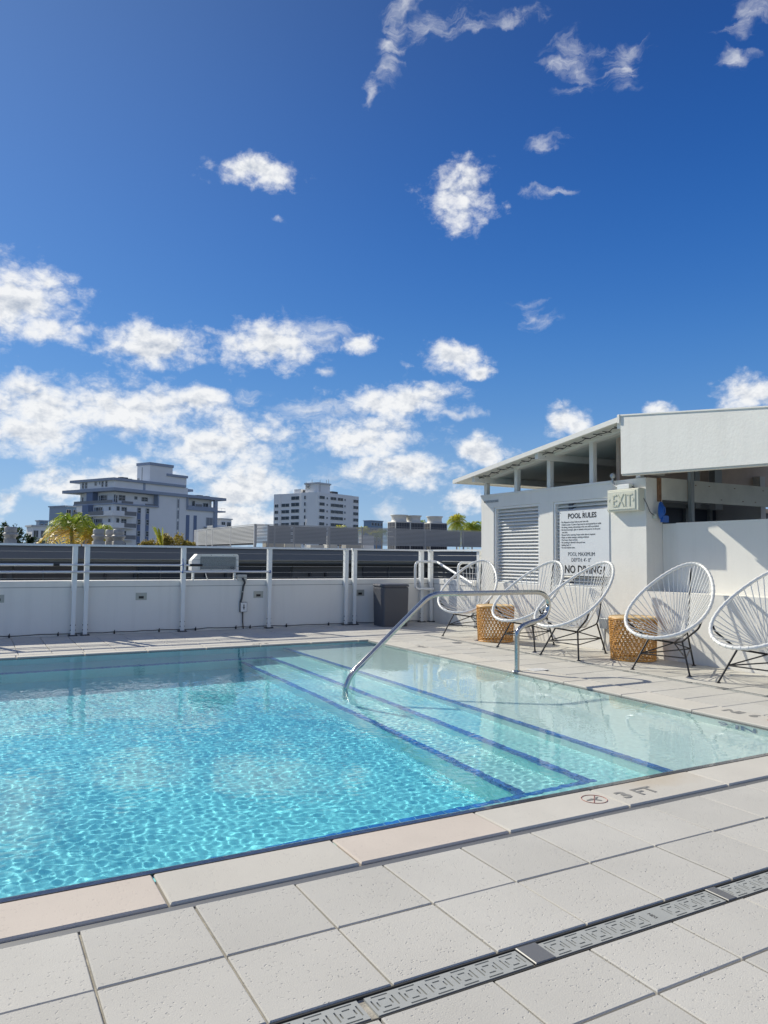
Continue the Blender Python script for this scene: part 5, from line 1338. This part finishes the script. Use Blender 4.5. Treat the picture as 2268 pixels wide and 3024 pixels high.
tw = far_building('apartment_tower', 'white angular apartment tower with dark windows and antennas on its roof', (133.525, 301.78, 0), 25)
T2 = lambda nm_, m, *bxs: (lambda mb: ([mb.box(a, b) for a, b in bxs], mb.build(nm_, m, tw))[1])(MB())
MB().prism([(0, .8, -14), (.8, 0, -14), (23.8, 0, -14), (24.8, .7, -14), (29.9, .7, -14), (29.9, 20, -14), (0, 27.4, -14), (0, 23.6, -14), (.5, 23.3, -14), (.5, 10.5, -14), (-.6, 9.6, -14)], (0, 0, 43.7)).build('wall', M_apt2, tw)
for k in range(13):
    z = 26.65 - k * 2.95
    window(tw, 'R', .5, z, 3.6, 1.45, 1, 1, d=.2); window(tw, 'R', 5.4, z + .1, .95, .9, 1, 1, d=.2)
    if k == 0:
        window(tw, 'R', 8.1, z, 4.2, 1.4, 2, 1, d=.2); window(tw, 'R', 13.2, z, 3.9, 1.4, 2, 1, d=.2)
    else: window(tw, 'R', 8.3, z - .1, 8.9, 1.5, 3, 1, d=.2)
    window(tw, 'R', 18.1, z + .2, .9, 1.0, 1, 1, d=.2); window(tw, 'R', 25.6, z - .1, 3.9, 1.5, 2, 1, off=.7, d=.2)
    window(tw, 'L', 7.0, z, .95, 1.6, 1, 1, off=-.5, d=.2)
    window(tw, 'L', 11.8, z, 5.0, 1.7, 2, 1, off=.5, d=.2)
    if k: window(tw, 'L', 17.9, z - .1, 5.0, 1.6, 2, 1, off=.5, d=.2)
    if k: window(tw, 'L', 24.4, z - .2, 2.3, 1.5, 2, 1, off=0, d=.2)
T2('penthouse', M_apt2, ((1.0, -.0 + 1.2, 29.7), (9.2, 8.8, 34.2)))
T2('penthouse_cap', M_frame, ((.6, .8, 33.4), (9.6, 9.2, 34.1)))
T2('roof_plant', M_nb_dark, ((10.5, 1, 29.7), (14.6, 4, 30.8)), ((3, 9.2, 29.7), (6, 12, 31.2)))
T2('roof_plant', M_apt2, ((1.5, 12, 29.7), (5, 16, 31.6)))
an = MB()
for x, y, z0, z1 in ((1.2, 5, 30, 35.6), (2.2, 1.1, 30, 35.2), (6.5, 1.1, 34, 35.6), (8.1, 1.1, 34, 36.0), (.6, 8, 31, 34.5)): an.tube([(x, y, z0), (x, y, z1)], .09, 6)
for z in (31.5, 32.4, 33.2): an.tube([(.5, 5.6, z), (.5, 7.9, z + .5)], .09, 6)
for zc in (32.0, 33.0): an.lathe([(.05, 0), (.6, .35)], 14, (.3, 6.6, zc))
an.build('antennas', M_slat, tw)

for nm_, lb, loc, rz, (w_, d_, h_), m_, rows, cols in (
        ('office_building', 'blue glass office block rising behind the golden palm', (23.9, 240, 0), 28, (9, 8, 15.2), M_glassb, 5, 4),
        ('distant_building', 'small blue-grey block on the skyline left of the golden palm', (18.6, 262, 0), 15, (2.7, 3, 11.5), M_glassb, 3, 2),
        ('distant_building', 'low white house roof on the skyline beside the dark tree', (11.4, 180, 0), 10, (3, 5, 7.0), M_apt2, 1, 2),
        ('distant_building', 'white and brown low block right of the stepped apartment block', (70.0, 236, 0), 26, (4.8, 4, 12.8), M_apt2, 3, 2),
        ('distant_building', 'pale blue block far off left of the condensers', (175, 330, 0), 20, (9, 5, 19.2), M_glassb, 4, 4)):
    t_ = far_building(nm_, lb, loc, rz)
    MB().box((0, 0, -14), (w_, d_, h_)).build('wall', m_, t_)
    MB().box((-.3, -.3, h_), (w_ + .3, d_ + .3, h_ + .35)).build('roof', M_aptb if m_ is M_glassb else M_frame, t_)
    for i in range(rows):
        for j in range(cols): window(t_, 'R', (j + .15) * w_ / cols, h_ - 2.4 - i * 3.0, w_ / cols * .7, 1.6, 2, 1)

vp = thing('vent_plate', 'small white slotted plate in the deck beside the foot of the steel handrail', 'grate', (4.36, 5.13, .0045))
hs_ = [(.012 + i * .018, .012, .020 + i * .018, .108) for i in range(8)]
o = plate_holes(.165, .12, hs_, .003).build('plate', M_speaker, vp); o.location = (0, 0, .0035)
MB().box((0, 0, -.001), (.165, .12, .0002)).build('well', M_void, vp)

# a few leaves of detail on the deck: the small skimmer lid by the drain
sk = thing('skimmer_lid', 'small round lid set in the side deck under the chairs', 'lid', (5.0, 7.25, .001))
MB().lathe([(.0, .003), (.055, .003), (.06, .0)], 20).build('lid', M_cover, sk)
